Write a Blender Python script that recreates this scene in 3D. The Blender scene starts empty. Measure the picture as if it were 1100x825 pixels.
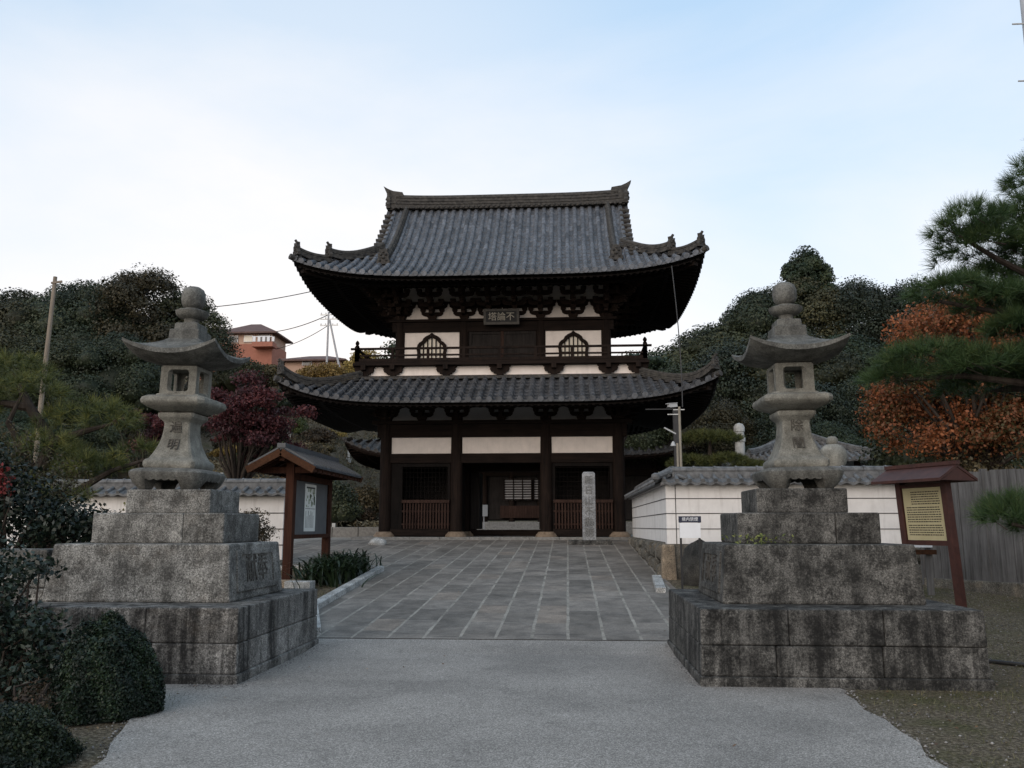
import bpy, math, random
import numpy as np
from mathutils import Vector, Matrix
R = math.radians
scene = bpy.context.scene
col = scene.collection
EYE = 1.48

# ------------------------------------------------------------------ camera
cam_d = bpy.data.cameras.new('camera')
cam = bpy.data.objects.new('camera', cam_d)
col.objects.link(cam)
cam.location = (0, 0, EYE)
cam.rotation_euler = (R(90 + 9.44), 0, R(3.7))
cam_d.sensor_width = 36
cam_d.lens = 36 * 920 / 1100
cam_d.clip_start = 0.1
cam_d.clip_end = 3000
scene.camera = cam

# ------------------------------------------------------------------ sky, sun, exposure
SUN_EL, SUN_AZ = 22.0, 205.0            # degrees; azimuth measured from +Y towards +X
w = bpy.data.worlds.new('World')
scene.world = w
w.use_nodes = True
nt = w.node_tree
nt.nodes.clear()
wo = nt.nodes.new('ShaderNodeOutputWorld')
bg = nt.nodes.new('ShaderNodeBackground')
sky = nt.nodes.new('ShaderNodeTexSky')
sky.sky_type = 'NISHITA'
sky.sun_disc = False
sky.sun_elevation = R(SUN_EL)
sky.sun_rotation = R(SUN_AZ)
sky.altitude = 0
sky.air_density = 1.0
sky.dust_density = 1.0
sky.ozone_density = 1.5
tc = nt.nodes.new('ShaderNodeTexCoord')
mp = nt.nodes.new('ShaderNodeMapping')
mp.inputs['Scale'].default_value = (1.0, 1.0, 2.2)
mp.inputs['Rotation'].default_value = (0.25, 0.35, 0.4)
ns = nt.nodes.new('ShaderNodeTexNoise')
ns.inputs['Scale'].default_value = 1.7
ns.inputs['Detail'].default_value = 7
ns.inputs['Roughness'].default_value = 0.55
ns.inputs['Distortion'].default_value = 0.4
cr = nt.nodes.new('ShaderNodeValToRGB')
cr.color_ramp.elements[0].position = 0.40
cr.color_ramp.elements[0].color = (0.0, 0.0, 0.0, 1)
cr.color_ramp.elements[1].position = 0.74
cr.color_ramp.elements[1].color = (0.36, 0.36, 0.36, 1)
mx = nt.nodes.new('ShaderNodeMixRGB')
mx.inputs['Color2'].default_value = (4.4, 4.2, 4.1, 1)      # thin high cloud
# the veil of cloud is thicker low down
sx = nt.nodes.new('ShaderNodeSeparateXYZ')
mr = nt.nodes.new('ShaderNodeMapRange')
mr.inputs['From Min'].default_value = 0.0
mr.inputs['From Max'].default_value = 0.56
mr.inputs['To Min'].default_value = 0.80
mr.inputs['To Max'].default_value = -0.12
ad = nt.nodes.new('ShaderNodeMath'); ad.operation = 'ADD'; ad.use_clamp = True
L = nt.links.new
L(tc.outputs['Generated'], mp.inputs['Vector'])
L(mp.outputs['Vector'], ns.inputs['Vector'])
L(ns.outputs['Fac'], cr.inputs['Fac'])
L(tc.outputs['Generated'], sx.inputs['Vector'])
L(sx.outputs['Z'], mr.inputs['Value'])
L(cr.outputs['Color'], ad.inputs[0])
L(mr.outputs['Result'], ad.inputs[1])
# the after-glow: cloud thickest and brightest low in the west, behind the gate
vd = nt.nodes.new('ShaderNodeVectorMath'); vd.operation = 'DOT_PRODUCT'
vd.inputs[1].default_value = (-0.28, 0.93, 0.24)
mg = nt.nodes.new('ShaderNodeMapRange'); mg.interpolation_type = 'SMOOTHSTEP'
mg.inputs['From Min'].default_value = 0.86
mg.inputs['From Max'].default_value = 1.0
mg.inputs['To Min'].default_value = 0.0
mg.inputs['To Max'].default_value = 0.42
a2 = nt.nodes.new('ShaderNodeMath'); a2.operation = 'ADD'; a2.use_clamp = True
L(tc.outputs['Generated'], vd.inputs[0])
L(vd.outputs['Value'], mg.inputs['Value'])
L(ad.outputs['Value'], a2.inputs[0])
L(mg.outputs['Result'], a2.inputs[1])
L(a2.outputs['Value'], mx.inputs['Fac'])
hz = nt.nodes.new('ShaderNodeMixRGB')                       # high thin haze over the clear sky
hz.inputs['Fac'].default_value = 0.72
hz.inputs['Color2'].default_value = (2.45, 3.30, 4.12, 1)
L(sky.outputs['Color'], hz.inputs['Color1'])
L(hz.outputs['Color'], mx.inputs['Color1'])
L(mx.outputs['Color'], bg.inputs['Color'])
bg.inputs['Strength'].default_value = 0.10
L(bg.outputs['Background'], wo.inputs['Surface'])

sd = bpy.data.lights.new('sun', 'SUN')
sd.energy = 0.75
sd.angle = R(60)
sd.color = (1.0, 0.83, 0.68)
sun = bpy.data.objects.new('sun', sd)
col.objects.link(sun)
_d = Vector((math.sin(R(SUN_AZ)) * math.cos(R(SUN_EL)), math.cos(R(SUN_AZ)) * math.cos(R(SUN_EL)), math.sin(R(SUN_EL))))
sun.rotation_euler = _d.to_track_quat('Z', 'Y').to_euler()
sun.location = (0, 0, 60)
vs = scene.view_settings
vs.view_transform = 'Standard'
vs.look = 'None'
vs.exposure = 1.32
vs.gamma = 1
vs.use_curve_mapping = False
scene.cycles.max_bounces = 6

# ------------------------------------------------------------------ helpers
ORG = {}

def link(o, parent=None):
    col.objects.link(o)
    if parent is not None:
        o.parent = parent
    return o

def tag(o, label=None, cat=None, group=None, kind=None):
    if label: o['label'] = label
    if cat: o['category'] = cat
    if group: o['group'] = group
    if kind: o['kind'] = kind
    return o

def empty(name, loc, label=None, cat=None, group=None):
    o = bpy.data.objects.new(name, None)
    o.empty_display_size = 0.2
    o.location = loc
    ORG[o.name] = Vector(loc)
    col.objects.link(o)
    return tag(o, label, cat, group)

def base_org(parent):
    p = parent
    while p is not None and p.parent is not None:
        p = p.parent
    if p is None:
        return Vector((0, 0, 0))
    return ORG.get(p.name, Vector(p.location))

def copy_tree(o, parent=None, loc=None):
    c = o.copy()
    col.objects.link(c)
    if parent is not None:
        c.parent = parent
    if loc is not None:
        c.location = loc
        ORG[c.name] = Vector(loc)
    for ch in [x for x in col.objects if x.parent == o]:
        copy_tree(ch, c)
    return c

def ident(p):
    return p

class MB:
    """collects shapes for ONE mesh object"""
    def __init__(s, xf=ident):
        s.v = []; s.f = []; s.xf = xf; s.mi = []; s.cm = 0; s.tn = []; s.tone = 0.0
    def add(s, vs, fs):
        b = len(s.v)
        s.v += [tuple(s.xf(Vector(p))) for p in vs]
        s.f += [tuple(i + b for i in f) for f in fs]
        s.mi += [s.cm] * len(fs); s.tn += [s.tone] * len(fs)
        return s
    def box(s, x0, x1, y0, y1, z0, z1):
        return s.add([(x0, y0, z0), (x1, y0, z0), (x1, y1, z0), (x0, y1, z0), (x0, y0, z1), (x1, y0, z1), (x1, y1, z1), (x0, y1, z1)],
                     [(0, 3, 2, 1), (4, 5, 6, 7), (0, 1, 5, 4), (1, 2, 6, 5), (2, 3, 7, 6), (3, 0, 4, 7)])
    def cbox(s, c, sx, sy, sz):
        return s.box(c[0] - sx / 2, c[0] + sx / 2, c[1] - sy / 2, c[1] + sy / 2, c[2] - sz / 2, c[2] + sz / 2)
    def frus(s, b, t):
        """b, t = (x0,x1,y0,y1,z)"""
        return s.add([(b[0], b[2], b[4]), (b[1], b[2], b[4]), (b[1], b[3], b[4]), (b[0], b[3], b[4]),
                      (t[0], t[2], t[4]), (t[1], t[2], t[4]), (t[1], t[3], t[4]), (t[0], t[3], t[4])],
                     [(0, 3, 2, 1), (4, 5, 6, 7), (0, 1, 5, 4), (1, 2, 6, 5), (2, 3, 7, 6), (3, 0, 4, 7)])
    def bar(s, a, b, wd, ht=None, up=(0, 0, 1)):
        a = Vector(a); b = Vector(b); ht = ht or wd
        d = (b - a).normalized(); u = Vector(up)
        sd_ = d.cross(u)
        if sd_.length < 1e-4: sd_ = d.cross(Vector((1, 0, 0)))
        sd_.normalize(); u = sd_.cross(d).normalized()
        P = []
        for q in (a, b):
            for i, j in ((-1, -1), (1, -1), (1, 1), (-1, 1)):
                P.append(q + sd_ * (i * wd / 2) + u * (j * ht / 2))
        return s.add(P, [(0, 1, 2, 3), (7, 6, 5, 4), (0, 4, 5, 1), (1, 5, 6, 2), (2, 6, 7, 3), (3, 7, 4, 0)])
    def tube(s, pts, rad, n=8, cap=True):
        pts = [Vector(p) for p in pts]
        if not hasattr(rad, '__len__'): rad = [rad] * len(pts)
        V = []; prev = None
        for i, p in enumerate(pts):
            d = (pts[min(i + 1, len(pts) - 1)] - pts[max(i - 1, 0)]).normalized()
            if prev is None:
                a = d.cross(Vector((0, 0, 1)))
                if a.length < 1e-3: a = d.cross(Vector((1, 0, 0)))
            else:
                a = prev - d * prev.dot(d)
            a.normalize(); prev = a; b = d.cross(a)
            for k in range(n):
                t = 2 * math.pi * k / n
                V.append(p + (a * math.cos(t) + b * math.sin(t)) * rad[i])
        F = []
        for i in range(len(pts) - 1):
            for k in range(n):
                F.append((i * n + k, i * n + (k + 1) % n, (i + 1) * n + (k + 1) % n, (i + 1) * n + k))
        if cap:
            F.append(tuple(range(n - 1, -1, -1))); F.append(tuple(range((len(pts) - 1) * n, len(pts) * n)))
        return s.add(V, F)
    def lathe(s, prof, c=(0, 0, 0), n=20):
        V = []; F = []
        for r, z in prof:
            for k in range(n):
                t = 2 * math.pi * k / n
                V.append((c[0] + r * math.cos(t), c[1] + r * math.sin(t), c[2] + z))
        for i in range(len(prof) - 1):
            for k in range(n):
                F.append((i * n + k, i * n + (k + 1) % n, (i + 1) * n + (k + 1) % n, (i + 1) * n + k))
        F.append(tuple(range(n - 1, -1, -1))); F.append(tuple(range((len(prof) - 1) * n, len(prof) * n)))
        return s.add(V, F)
    def sq(s, prof, c=(0, 0, 0), rnd=0.15):
        """square-plan lathe with chamfered corners; prof = (half width, z)"""
        V = []; F = []; n = 8
        for h, z in prof:
            k = h * rnd
            for x, y in ((h - k, -h), (h, -h + k), (h, h - k), (h - k, h), (-h + k, h), (-h, h - k), (-h, -h + k), (-h + k, -h)):
                V.append((c[0] + x, c[1] + y, c[2] + z))
        for i in range(len(prof) - 1):
            for k in range(n):
                F.append((i * n + k, i * n + (k + 1) % n, (i + 1) * n + (k + 1) % n, (i + 1) * n + k))
        F.append(tuple(range(n - 1, -1, -1))); F.append(tuple(range((len(prof) - 1) * n, len(prof) * n)))
        return s.add(V, F)
    def prism(s, poly, fn0, fn1):
        """poly 2-D outline; fn0/fn1 map (u,v) to 3-D for the two caps"""
        n = len(poly)
        V = [fn0(*p) for p in poly] + [fn1(*p) for p in poly]
        F = [tuple(range(n - 1, -1, -1)), tuple(range(n, 2 * n))]
        F += [(i, (i + 1) % n, n + (i + 1) % n, n + i) for i in range(n)]
        return s.add(V, F)
    def ring(s, outer, inner, fn0, fn1):
        """frame between two outlines with equal point count"""
        n = len(outer)
        V = [fn0(*p) for p in outer] + [fn0(*p) for p in inner] + [fn1(*p) for p in outer] + [fn1(*p) for p in inner]
        F = []
        for i in range(n):
            j = (i + 1) % n
            F += [(i, j, n + j, n + i), (2 * n + i, 3 * n + i, 3 * n + j, 2 * n + j), (i, 2 * n + i, 2 * n + j, j), (n + i, n + j, 3 * n + j, 3 * n + i)]
        return s.add(V, F)
    def grid(s, P, nu, nv):
        F = [(i * nv + j, (i + 1) * nv + j, (i + 1) * nv + j + 1, i * nv + j + 1) for i in range(nu - 1) for j in range(nv - 1)]
        return s.add(P, F)
    def build(s, name, mat, parent=None, smooth=False, bevel=0.0, seg=2, label=None):
        me = bpy.data.meshes.new(name)
        og = base_org(parent)
        me.from_pydata([(p[0] - og.x, p[1] - og.y, p[2] - og.z) for p in s.v], [], s.f)
        mats = mat if isinstance(mat, (list, tuple)) else [mat]
        for m in mats: me.materials.append(m)
        if len(mats) > 1:
            me.polygons.foreach_set('material_index', s.mi)
        if smooth:
            me.polygons.foreach_set('use_smooth', [True] * len(s.f))
        if any(s.tn):
            at_ = me.attributes.new('tone', 'FLOAT', 'FACE'); at_.data.foreach_set('value', s.tn)
        me.update()
        o = bpy.data.objects.new(name, me)
        link(o, parent)
        if bevel:
            b = o.modifiers.new('bevel', 'BEVEL'); b.width = bevel; b.segments = seg; b.limit_method = 'ANGLE'; b.angle_limit = R(40)
        if smooth and smooth != 'all':
            try:
                me.set_sharp_from_angle(angle=R(38))
            except Exception:
                pass
        if label: o['label'] = label
        return o

def text(body, size, mat, parent, mtx, name='lettering', extrude=0.003, align='CENTER', line=1.0):
    """lettering as a mesh; mtx maps text plane to world"""
    c = bpy.data.curves.new('txt', 'FONT')
    c.body = body; c.size = size; c.align_x = align; c.align_y = 'CENTER'; c.extrude = extrude; c.space_line = line
    c.resolution_u = 3
    o = bpy.data.objects.new('txt', c)
    col.objects.link(o)
    dg = bpy.context.evaluated_depsgraph_get()
    me = bpy.data.meshes.new_from_object(o.evaluated_get(dg))
    bpy.data.objects.remove(o); bpy.data.curves.remove(c)
    og = base_org(parent)
    me.transform(Matrix.Translation(-og) @ mtx)
    me.materials.clear(); me.materials.append(mat)
    me.name = name
    return link(bpy.data.objects.new(name, me), parent)

FACING = Matrix.Rotation(R(90), 4, 'X')            # text reads for someone looking along +Y

def at(p, rot=FACING):
    return Matrix.Translation(Vector(p)) @ rot

# ------------------------------------------------------------------ materials
def newmat(name):
    m = bpy.data.materials.new(name); m.use_nodes = True
    t = m.node_tree; t.nodes.clear()
    out = t.nodes.new('ShaderNodeOutputMaterial'); b = t.nodes.new('ShaderNodeBsdfPrincipled')
    t.links.new(b.outputs[0], out.inputs[0])
    return m, t, b, out

def N(t, typ, **kw):
    n = t.nodes.new(typ)
    for k, v in kw.items():
        if k in n.inputs: n.inputs[k].default_value = v
        else: setattr(n, k, v)
    return n

def vec(t, coord='Object', scale=(1, 1, 1), rot=(0, 0, 0)):
    a = N(t, 'ShaderNodeTexCoord'); m = N(t, 'ShaderNodeMapping')
    m.inputs['Scale'].default_value = scale; m.inputs['Rotation'].default_value = rot
    t.links.new(a.outputs[coord], m.inputs['Vector'])
    return m.outputs['Vector']

def noise(t, v, scale, detail=5, rough=.6, dist=0):
    n = N(t, 'ShaderNodeTexNoise'); n.inputs['Scale'].default_value = scale; n.inputs['Detail'].default_value = detail
    n.inputs['Roughness'].default_value = rough; n.inputs['Distortion'].default_value = dist
    t.links.new(v, n.inputs['Vector'])
    return n.outputs['Fac']

def ramp(t, f, stops):
    r = N(t, 'ShaderNodeValToRGB')
    e = r.color_ramp.elements
    while len(e) < len(stops): e.new(0.5)
    for i, (p, c) in enumerate(stops):
        e[i].position = p
        e[i].color = (c, c, c, 1) if not hasattr(c, '__len__') else (c[0], c[1], c[2], 1)
    t.links.new(f, r.inputs['Fac'])
    return r.outputs['Color']

def mix(t, f, a, b, mode='MIX'):
    m = N(t, 'ShaderNodeMixRGB', blend_type=mode)
    for s, x in (('Fac', f), ('Color1', a), ('Color2', b)):
        if isinstance(x, (int, float)): m.inputs[s].default_value = x if s == 'Fac' else (x, x, x, 1)
        elif isinstance(x, tuple): m.inputs[s].default_value = (x[0], x[1], x[2], 1)
        else: t.links.new(x, m.inputs[s])
    return m.outputs['Color']

def math_(t, op, a, b=None, c=None):
    m = N(t, 'ShaderNodeMath', operation=op)
    for i, x in enumerate((a, b, c)):
        if x is None: continue
        if isinstance(x, (int, float)): m.inputs[i].default_value = x
        else: t.links.new(x, m.inputs[i])
    return m.outputs[0]

def bump(t, b, h, strength=.3, dist=.02):
    n = N(t, 'ShaderNodeBump'); n.inputs['Strength'].default_value = strength; n.inputs['Distance'].default_value = dist
    t.links.new(h, n.inputs['Height']); t.links.new(n.outputs['Normal'], b.inputs['Normal'])

def simple(name, c1, c2, scale=6, rough=.75, bmp=.25, bscale=None, stretch=(1, 1, 1), dist=.01, spec=.3, metal=0.0, lo=.3, hi=.7, tone=False):
    m, t, b, o = newmat(name)
    v = vec(t, scale=stretch)
    f = noise(t, v, scale, 6, .62)
    t.links.new(ramp(t, f, [(lo, c1), (hi, c2)]), b.inputs['Base Color'])
    b.inputs['Roughness'].default_value = rough
    b.inputs['Specular IOR Level'].default_value = spec
    b.inputs['Metallic'].default_value = metal
    if tone:
        a_ = N(t, 'ShaderNodeAttribute', attribute_name='tone')
        k_ = math_(t, 'ADD', a_.outputs['Fac'], 1.0)
        t.links.new(mix(t, 1.0, b.inputs['Base Color'].links[0].from_socket, k_, 'MULTIPLY'), b.inputs['Base Color'])
    if bmp: bump(t, b, noise(t, v, bscale or scale * 4, 5, .65), bmp, dist)
    return m

def granite(name, base=(.20, .20, .19), dark=(.03, .03, .028), streak=.5, warm=0.0, lichen=.5, sp=1.0):
    """weathered granite: mineral speckle, patchy dark lichen, rain streaks"""
    m, t, b, o = newmat(name)
    v = vec(t)
    spk = ramp(t, noise(t, v, 70, 4, .75), [(.36, tuple(x * (1 - .78 * sp) for x in base)), (.50, base), (.68, tuple(min(1, x * (1 + 1.1 * sp)) for x in base))])
    big = ramp(t, noise(t, v, 2.3, 7, .68), [(.35, .50), (.68, 1.2)])
    c = mix(t, 1.0, spk, big, 'MULTIPLY')
    li = ramp(t, math_(t, 'ADD', math_(t, 'MULTIPLY', noise(t, v, 5.5, 9, .75), .7), math_(t, 'MULTIPLY', noise(t, v, 38, 5, .7), .32)), [(.515 - .06 * lichen, 0), (.585, 1)])
    dk = mix(t, .5, mix(t, 1.0, c, (.20, .195, .19), 'MULTIPLY'), dark)
    c = mix(t, math_(t, 'MULTIPLY', li, lichen), c, dk)
    if streak > 0:
        vst = vec(t, scale=(4.2, 4.2, .35))
        stn = math_(t, 'ADD', math_(t, 'MULTIPLY', noise(t, vst, 1.4, 6, .6, .4), .75), math_(t, 'MULTIPLY', noise(t, v, 26, 6, .75), .28))
        c = mix(t, math_(t, 'MULTIPLY', ramp(t, stn, [(.47, 0), (.60, 1)]), streak), c, mix(t, .62, mix(t, 1.0, c, (.20, .195, .19), 'MULTIPLY'), dark))
        pale = ramp(t, math_(t, 'ADD', math_(t, 'MULTIPLY', noise(t, vst, 2.6, 5, .6, .3), .6), math_(t, 'MULTIPLY', noise(t, v, 40, 5, .8), .4)), [(.54, 0), (.66, 1)])
        c = mix(t, math_(t, 'MULTIPLY', pale, .45 * streak), c, tuple(min(1, x * 1.35) for x in base))
    if warm:
        wm = ramp(t, noise(t, v, 3.1, 6, .7), [(.52, 0), (.7, 1)])
        c = mix(t, math_(t, 'MULTIPLY', wm, warm), c, (.22, .16, .10))
    a_ = N(t, 'ShaderNodeAttribute', attribute_name='tone')
    c = mix(t, 1.0, c, math_(t, 'ADD', a_.outputs['Fac'], 1.0), 'MULTIPLY')
    t.links.new(c, b.inputs['Base Color'])
    b.inputs['Roughness'].default_value = .88
    b.inputs['Specular IOR Level'].default_value = .25
    h = math_(t, 'ADD', noise(t, v, 60, 5, .7), math_(t, 'MULTIPLY', noise(t, v, 8, 5, .7), 2.0))
    bump(t, b, h, .45, .012)
    return m

def leafmat(name, c1, c2, c3=None, transl=.25, rough=.55, spec=.3):
    m, t, b, out = newmat(name)
    a = N(t, 'ShaderNodeAttribute', attribute_name='tone')
    st = [(0, c1), (1, c2)] if c3 is None else [(0, c1), (.6, c2), (1, c3)]
    c = ramp(t, a.outputs['Fac'], st)
    oi = N(t, 'ShaderNodeObjectInfo')
    hs = N(t, 'ShaderNodeHueSaturation')
    t.links.new(math_(t, 'ADD', math_(t, 'MULTIPLY', oi.outputs['Random'], .05), .475), hs.inputs['Hue'])
    t.links.new(math_(t, 'ADD', math_(t, 'MULTIPLY', oi.outputs['Random'], .5), .75), hs.inputs['Value'])
    t.links.new(c, hs.inputs['Color'])
    c = hs.outputs['Color']
    t.links.new(c, b.inputs['Base Color'])
    b.inputs['Roughness'].default_value = rough
    b.inputs['Specular IOR Level'].default_value = spec
    if transl:
        tr = N(t, 'ShaderNodeBsdfTranslucent'); t.links.new(c, tr.inputs['Color'])
        ms = N(t, 'ShaderNodeMixShader'); ms.inputs[0].default_value = transl
        t.links.new(b.outputs[0], ms.inputs[1]); t.links.new(tr.outputs[0], ms.inputs[2]); t.links.new(ms.outputs[0], out.inputs[0])
    return m

def plaster(name, c=(.78, .73, .68), dirt=.25):
    m, t, b, o = newmat(name)
    v = vec(t); vs_ = vec(t, scale=(5, 5, .6))
    f = ramp(t, noise(t, v, 3, 7, .65), [(.3, .86), (.7, 1.02)])
    cc = mix(t, 1.0, c, f, 'MULTIPLY')
    st = ramp(t, noise(t, vs_, 1.6, 6, .65), [(.52, 0), (.75, 1)])
    cc = mix(t, math_(t, 'MULTIPLY', st, dirt), cc, (.30, .27, .24))
    t.links.new(cc, b.inputs['Base Color']); b.inputs['Roughness'].default_value = .9; b.inputs['Specular IOR Level'].default_value = .2
    bump(t, b, noise(t, v, 50, 4, .6), .12, .004)
    return m

def oldwood(name, c1, c2, axis=2, rough=.85, scale=1.0):
    m, t, b, o = newmat(name)
    s = [14 * scale] * 3; s[axis] = .9 * scale
    v = vec(t, scale=tuple(s)); v2 = vec(t)
    g = math_(t, 'ADD', math_(t, 'MULTIPLY', noise(t, v, 1.3, 7, .65, .5), .7), math_(t, 'MULTIPLY', noise(t, v2, 1.7, 5, .6), .3))
    t.links.new(ramp(t, g, [(.33, c1), (.66, c2)]), b.inputs['Base Color'])
    b.inputs['Roughness'].default_value = rough; b.inputs['Specular IOR Level'].default_value = .10
    bump(t, b, noise(t, v, 1.6, 6, .7, .4), .35, .006)
    return m

M = {}
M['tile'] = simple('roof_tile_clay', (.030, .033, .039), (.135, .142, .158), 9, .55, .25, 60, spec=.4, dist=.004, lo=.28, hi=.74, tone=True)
M['tile_low'] = simple('roof_tile_darker', (.018, .019, .022), (.082, .085, .092), 9, .58, .25, 60, spec=.4, dist=.004, tone=True)  # darker version of the roof tile, used on the lower roof
M['ridge_tile'] = simple('ridge_tile_lichen', (.016, .0155, .016), (.082, .075, .066), 9, .8, .4, 40, spec=.25)
M['wall_tile'] = simple('wall_tile_grey', (.045, .046, .047), (.155, .155, .155), 8, .6, .25, 60, spec=.4, dist=.004)
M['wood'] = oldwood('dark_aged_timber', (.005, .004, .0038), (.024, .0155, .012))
M['wood_eave'] = oldwood('shade_dark_timber', (.004, .0035, .0034), (.013, .010, .0088))  # timber made near-black, the shade under the eaves put into its colour
M['hall_tile'] = simple('hall_roof_tile', (.016, .015, .015), (.052, .048, .045), 6, .7, .25, 40, spec=.25)
M['darkrock'] = granite('dark_mossy_rock', (.055, .052, .046), (.012, .012, .011), .3, 0, .6)
M['monument_cut'] = simple('pillar_carving', (.13, .13, .125), (.18, .18, .175), 20, .95, .2)
M['wood_h'] = oldwood('dark_aged_beam', (.005, .004, .0038), (.022, .0145, .0115), axis=0)
M['wood_brk'] = oldwood('bracket_timber', (.010, .0075, .0065), (.034, .022, .017), axis=0)
M['wood_red'] = oldwood('reddish_picket_timber', (.016, .010, .0085), (.058, .033, .025))
M['wood_in'] = oldwood('interior_boards', (.010, .009, .0085), (.032, .027, .025))
M['netting'] = simple('dark_lattice', (.010, .009, .0085), (.020, .018, .017), 8, .8, 0)
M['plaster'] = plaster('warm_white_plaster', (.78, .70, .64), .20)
M['plaster_dim'] = plaster('grey_shade_plaster', (.34, .33, .33), .25)  # grey; for bracket panels, white plaster with eave shade put into the colour
M['shoji'] = simple('window_paper', (.66, .60, .50), (.76, .70, .60), 3, .9, 0)
M['wallwhite'] = plaster('boundary_wall_plaster', (.72, .695, .67), .42)
M['groove'] = simple('wall_line', (.03, .03, .03), (.06, .06, .06), 8, .9, 0)
M['column_stone'] = simple('column_base_stone', (.12, .085, .058), (.26, .20, .145), 7, .85, .4, 30)
M['step_stone'] = simple('platform_granite', (.13, .128, .12), (.26, .25, .235), 9, .85, .4, 50)
M['pedestal'] = granite('pedestal_granite', (.215, .21, .195), (.028, .027, .025), .40, .10, .75)
M['pedestal_low'] = granite('pedestal_granite_stained', (.22, .21, .195), (.016, .0155, .015), 1.0, .10, .60)
M['pedestal_dark'] = granite('pedestal_granite_sooty', (.125, .12, .11), (.014, .014, .013), .55, .0, .95, .9)
M['pedestal_dark_low'] = granite('pedestal_granite_sooty_stained', (.135, .13, .12), (.011, .011, .0105), .95, .0, .95, .9)
M['lantern'] = granite('lantern_granite', (.245, .238, .208), (.08, .078, .066), .25, .08, .38, .35)
M['lantern_roof'] = granite('lantern_roof_granite', (.165, .162, .147), (.038, .037, .034), .40, .0, .58, .40)
M['cut'] = simple('carved_shadow_stone', (.050, .046, .040), (.085, .078, .068), 20, .95, .2)
M['monument'] = granite('monument_granite', (.30, .305, .31), (.09, .09, .09), .3, 0, .3)
M['rubble'] = granite('rubble_stone', (.16, .148, .125), (.03, .03, .025), .45, .3, .5)
M['tanstone'] = granite('tan_block_stone', (.27, .215, .155), (.06, .05, .04), .3, .3, .2)
M['kerb'] = granite('kerb_granite', (.40, .40, .385), (.15, .145, .14), .0, .0, .25)
M['redwood'] = oldwood('red_brown_board_timber', (.022, .010, .007), (.070, .030, .019))
M['redpaint'] = simple('red_brown_paint', (.036, .014, .011), (.070, .026, .019), 6, .6, .2)
M['barge'] = oldwood('orange_bargeboard', (.030, .015, .009), (.085, .038, .020), axis=1)
M['metalroof'] = simple('blue_grey_sheet_roof', (.028, .031, .036), (.060, .066, .074), 5, .5, .1, spec=.5)
M['boardpanel'] = simple('grey_notice_panel', (.085, .09, .095), (.12, .125, .13), 4, .55, .05)
M['paper'] = simple('poster_paper', (.62, .63, .60), (.72, .73, .70), 3, .8, 0)
M['print_green'] = simple('poster_print', (.16, .21, .13), (.45, .48, .38), 40, .8, 0)
M['print'] = simple('print_ink', (.06, .06, .06), (.10, .10, .10), 20, .8, 0)
M['cream'] = simple('cream_sign_panel', (.40, .345, .195), (.48, .42, .25), 5, .6, .05)
M['ink'] = simple('sign_ink', (.030, .025, .02), (.05, .04, .03), 8, .7, 0)
M['navy'] = simple('navy_sign_band', (.02, .024, .045), (.03, .034, .06), 8, .5, 0)
M['signwhite'] = simple('white_sign_plate', (.70, .71, .73), (.78, .79, .81), 5, .5, 0)
M['blackmetal'] = simple('black_metal', (.018, .018, .019), (.03, .03, .031), 8, .5, .1)
M['greymetal'] = simple('galvanised_metal', (.42, .42, .41), (.58, .58, .57), 8, .45, .1, metal=.3)
M['tanpipe'] = simple('tan_conduit', (.19, .17, .135), (.26, .23, .185), 8, .5, .1)
M['camwhite'] = simple('camera_white_plastic', (.34, .34, .34), (.42, .42, .42), 5, .4, 0, spec=.5)
M['glassdark'] = simple('dark_glass', (.01, .01, .012), (.02, .02, .024), 5, .15, 0, spec=.6)
M['fenceboard'] = oldwood('weathered_grey_boards', (.050, .048, .046), (.155, .15, .148), rough=.85)
M['polewood'] = oldwood('weathered_pole', (.15, .125, .10), (.27, .225, .18), rough=.85)
M['concrete'] = simple('pole_concrete', (.30, .30, .31), (.42, .42, .43), 4, .8, .2, 40)
M['bark'] = oldwood('dark_bark', (.016, .013, .011), (.060, .048, .040), rough=.9)
M['bark_far'] = simple('far_bark', (.03, .025, .02), (.07, .06, .05), 6, .9, .3)
M['wire'] = simple('cable_rubber', (.03, .03, .032), (.05, .05, .052), 5, .6, 0)
M['stucco'] = simple('peach_stucco', (.36, .235, .175), (.43, .29, .22), 2, .9, .1)
M['brickred'] = simple('terracotta_wall', (.28, .115, .08), (.34, .145, .10), 2, .9, .1)
M['houseroof'] = simple('brown_house_roof', (.085, .052, .045), (.13, .08, .07), 3, .75, .2)
M['railwhite'] = simple('white_balcony_rail', (.62, .62, .64), (.72, .72, .74), 3, .6, 0)
M['grave'] = simple('grave_granite', (.30, .30, .29), (.50, .50, .48), 5, .8, .2)

# ------------------------------------------------------------------ ground
Y0, S, Y1 = 10.3, 0.058, 28.25
def gz(x, y):
    """ground height: flat forecourt, ramp up to the gate, level precinct, wooded hill"""
    z = S * (min(max(y, Y0), Y1) - Y0)
    b = min(1, max(0, (abs(x + 2.6) - 12.5) / 4.5))
    ys_ = 74 - 30 * b * b * (3 - 2 * b)             # the hall stands on a level shelf cut into the hill
    if y > ys_:
        t = y - ys_
        k = .36
        z += k * max(0, t - 3) if t > 6 else k * t * t / 12
        z = min(z, 19.4)
        z += .8 * math.sin(x * .21 + y * .13) * min(1, t / 12) + .5 * math.sin(x * .53 - y * .31) * min(1, t / 12)
    return z

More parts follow.
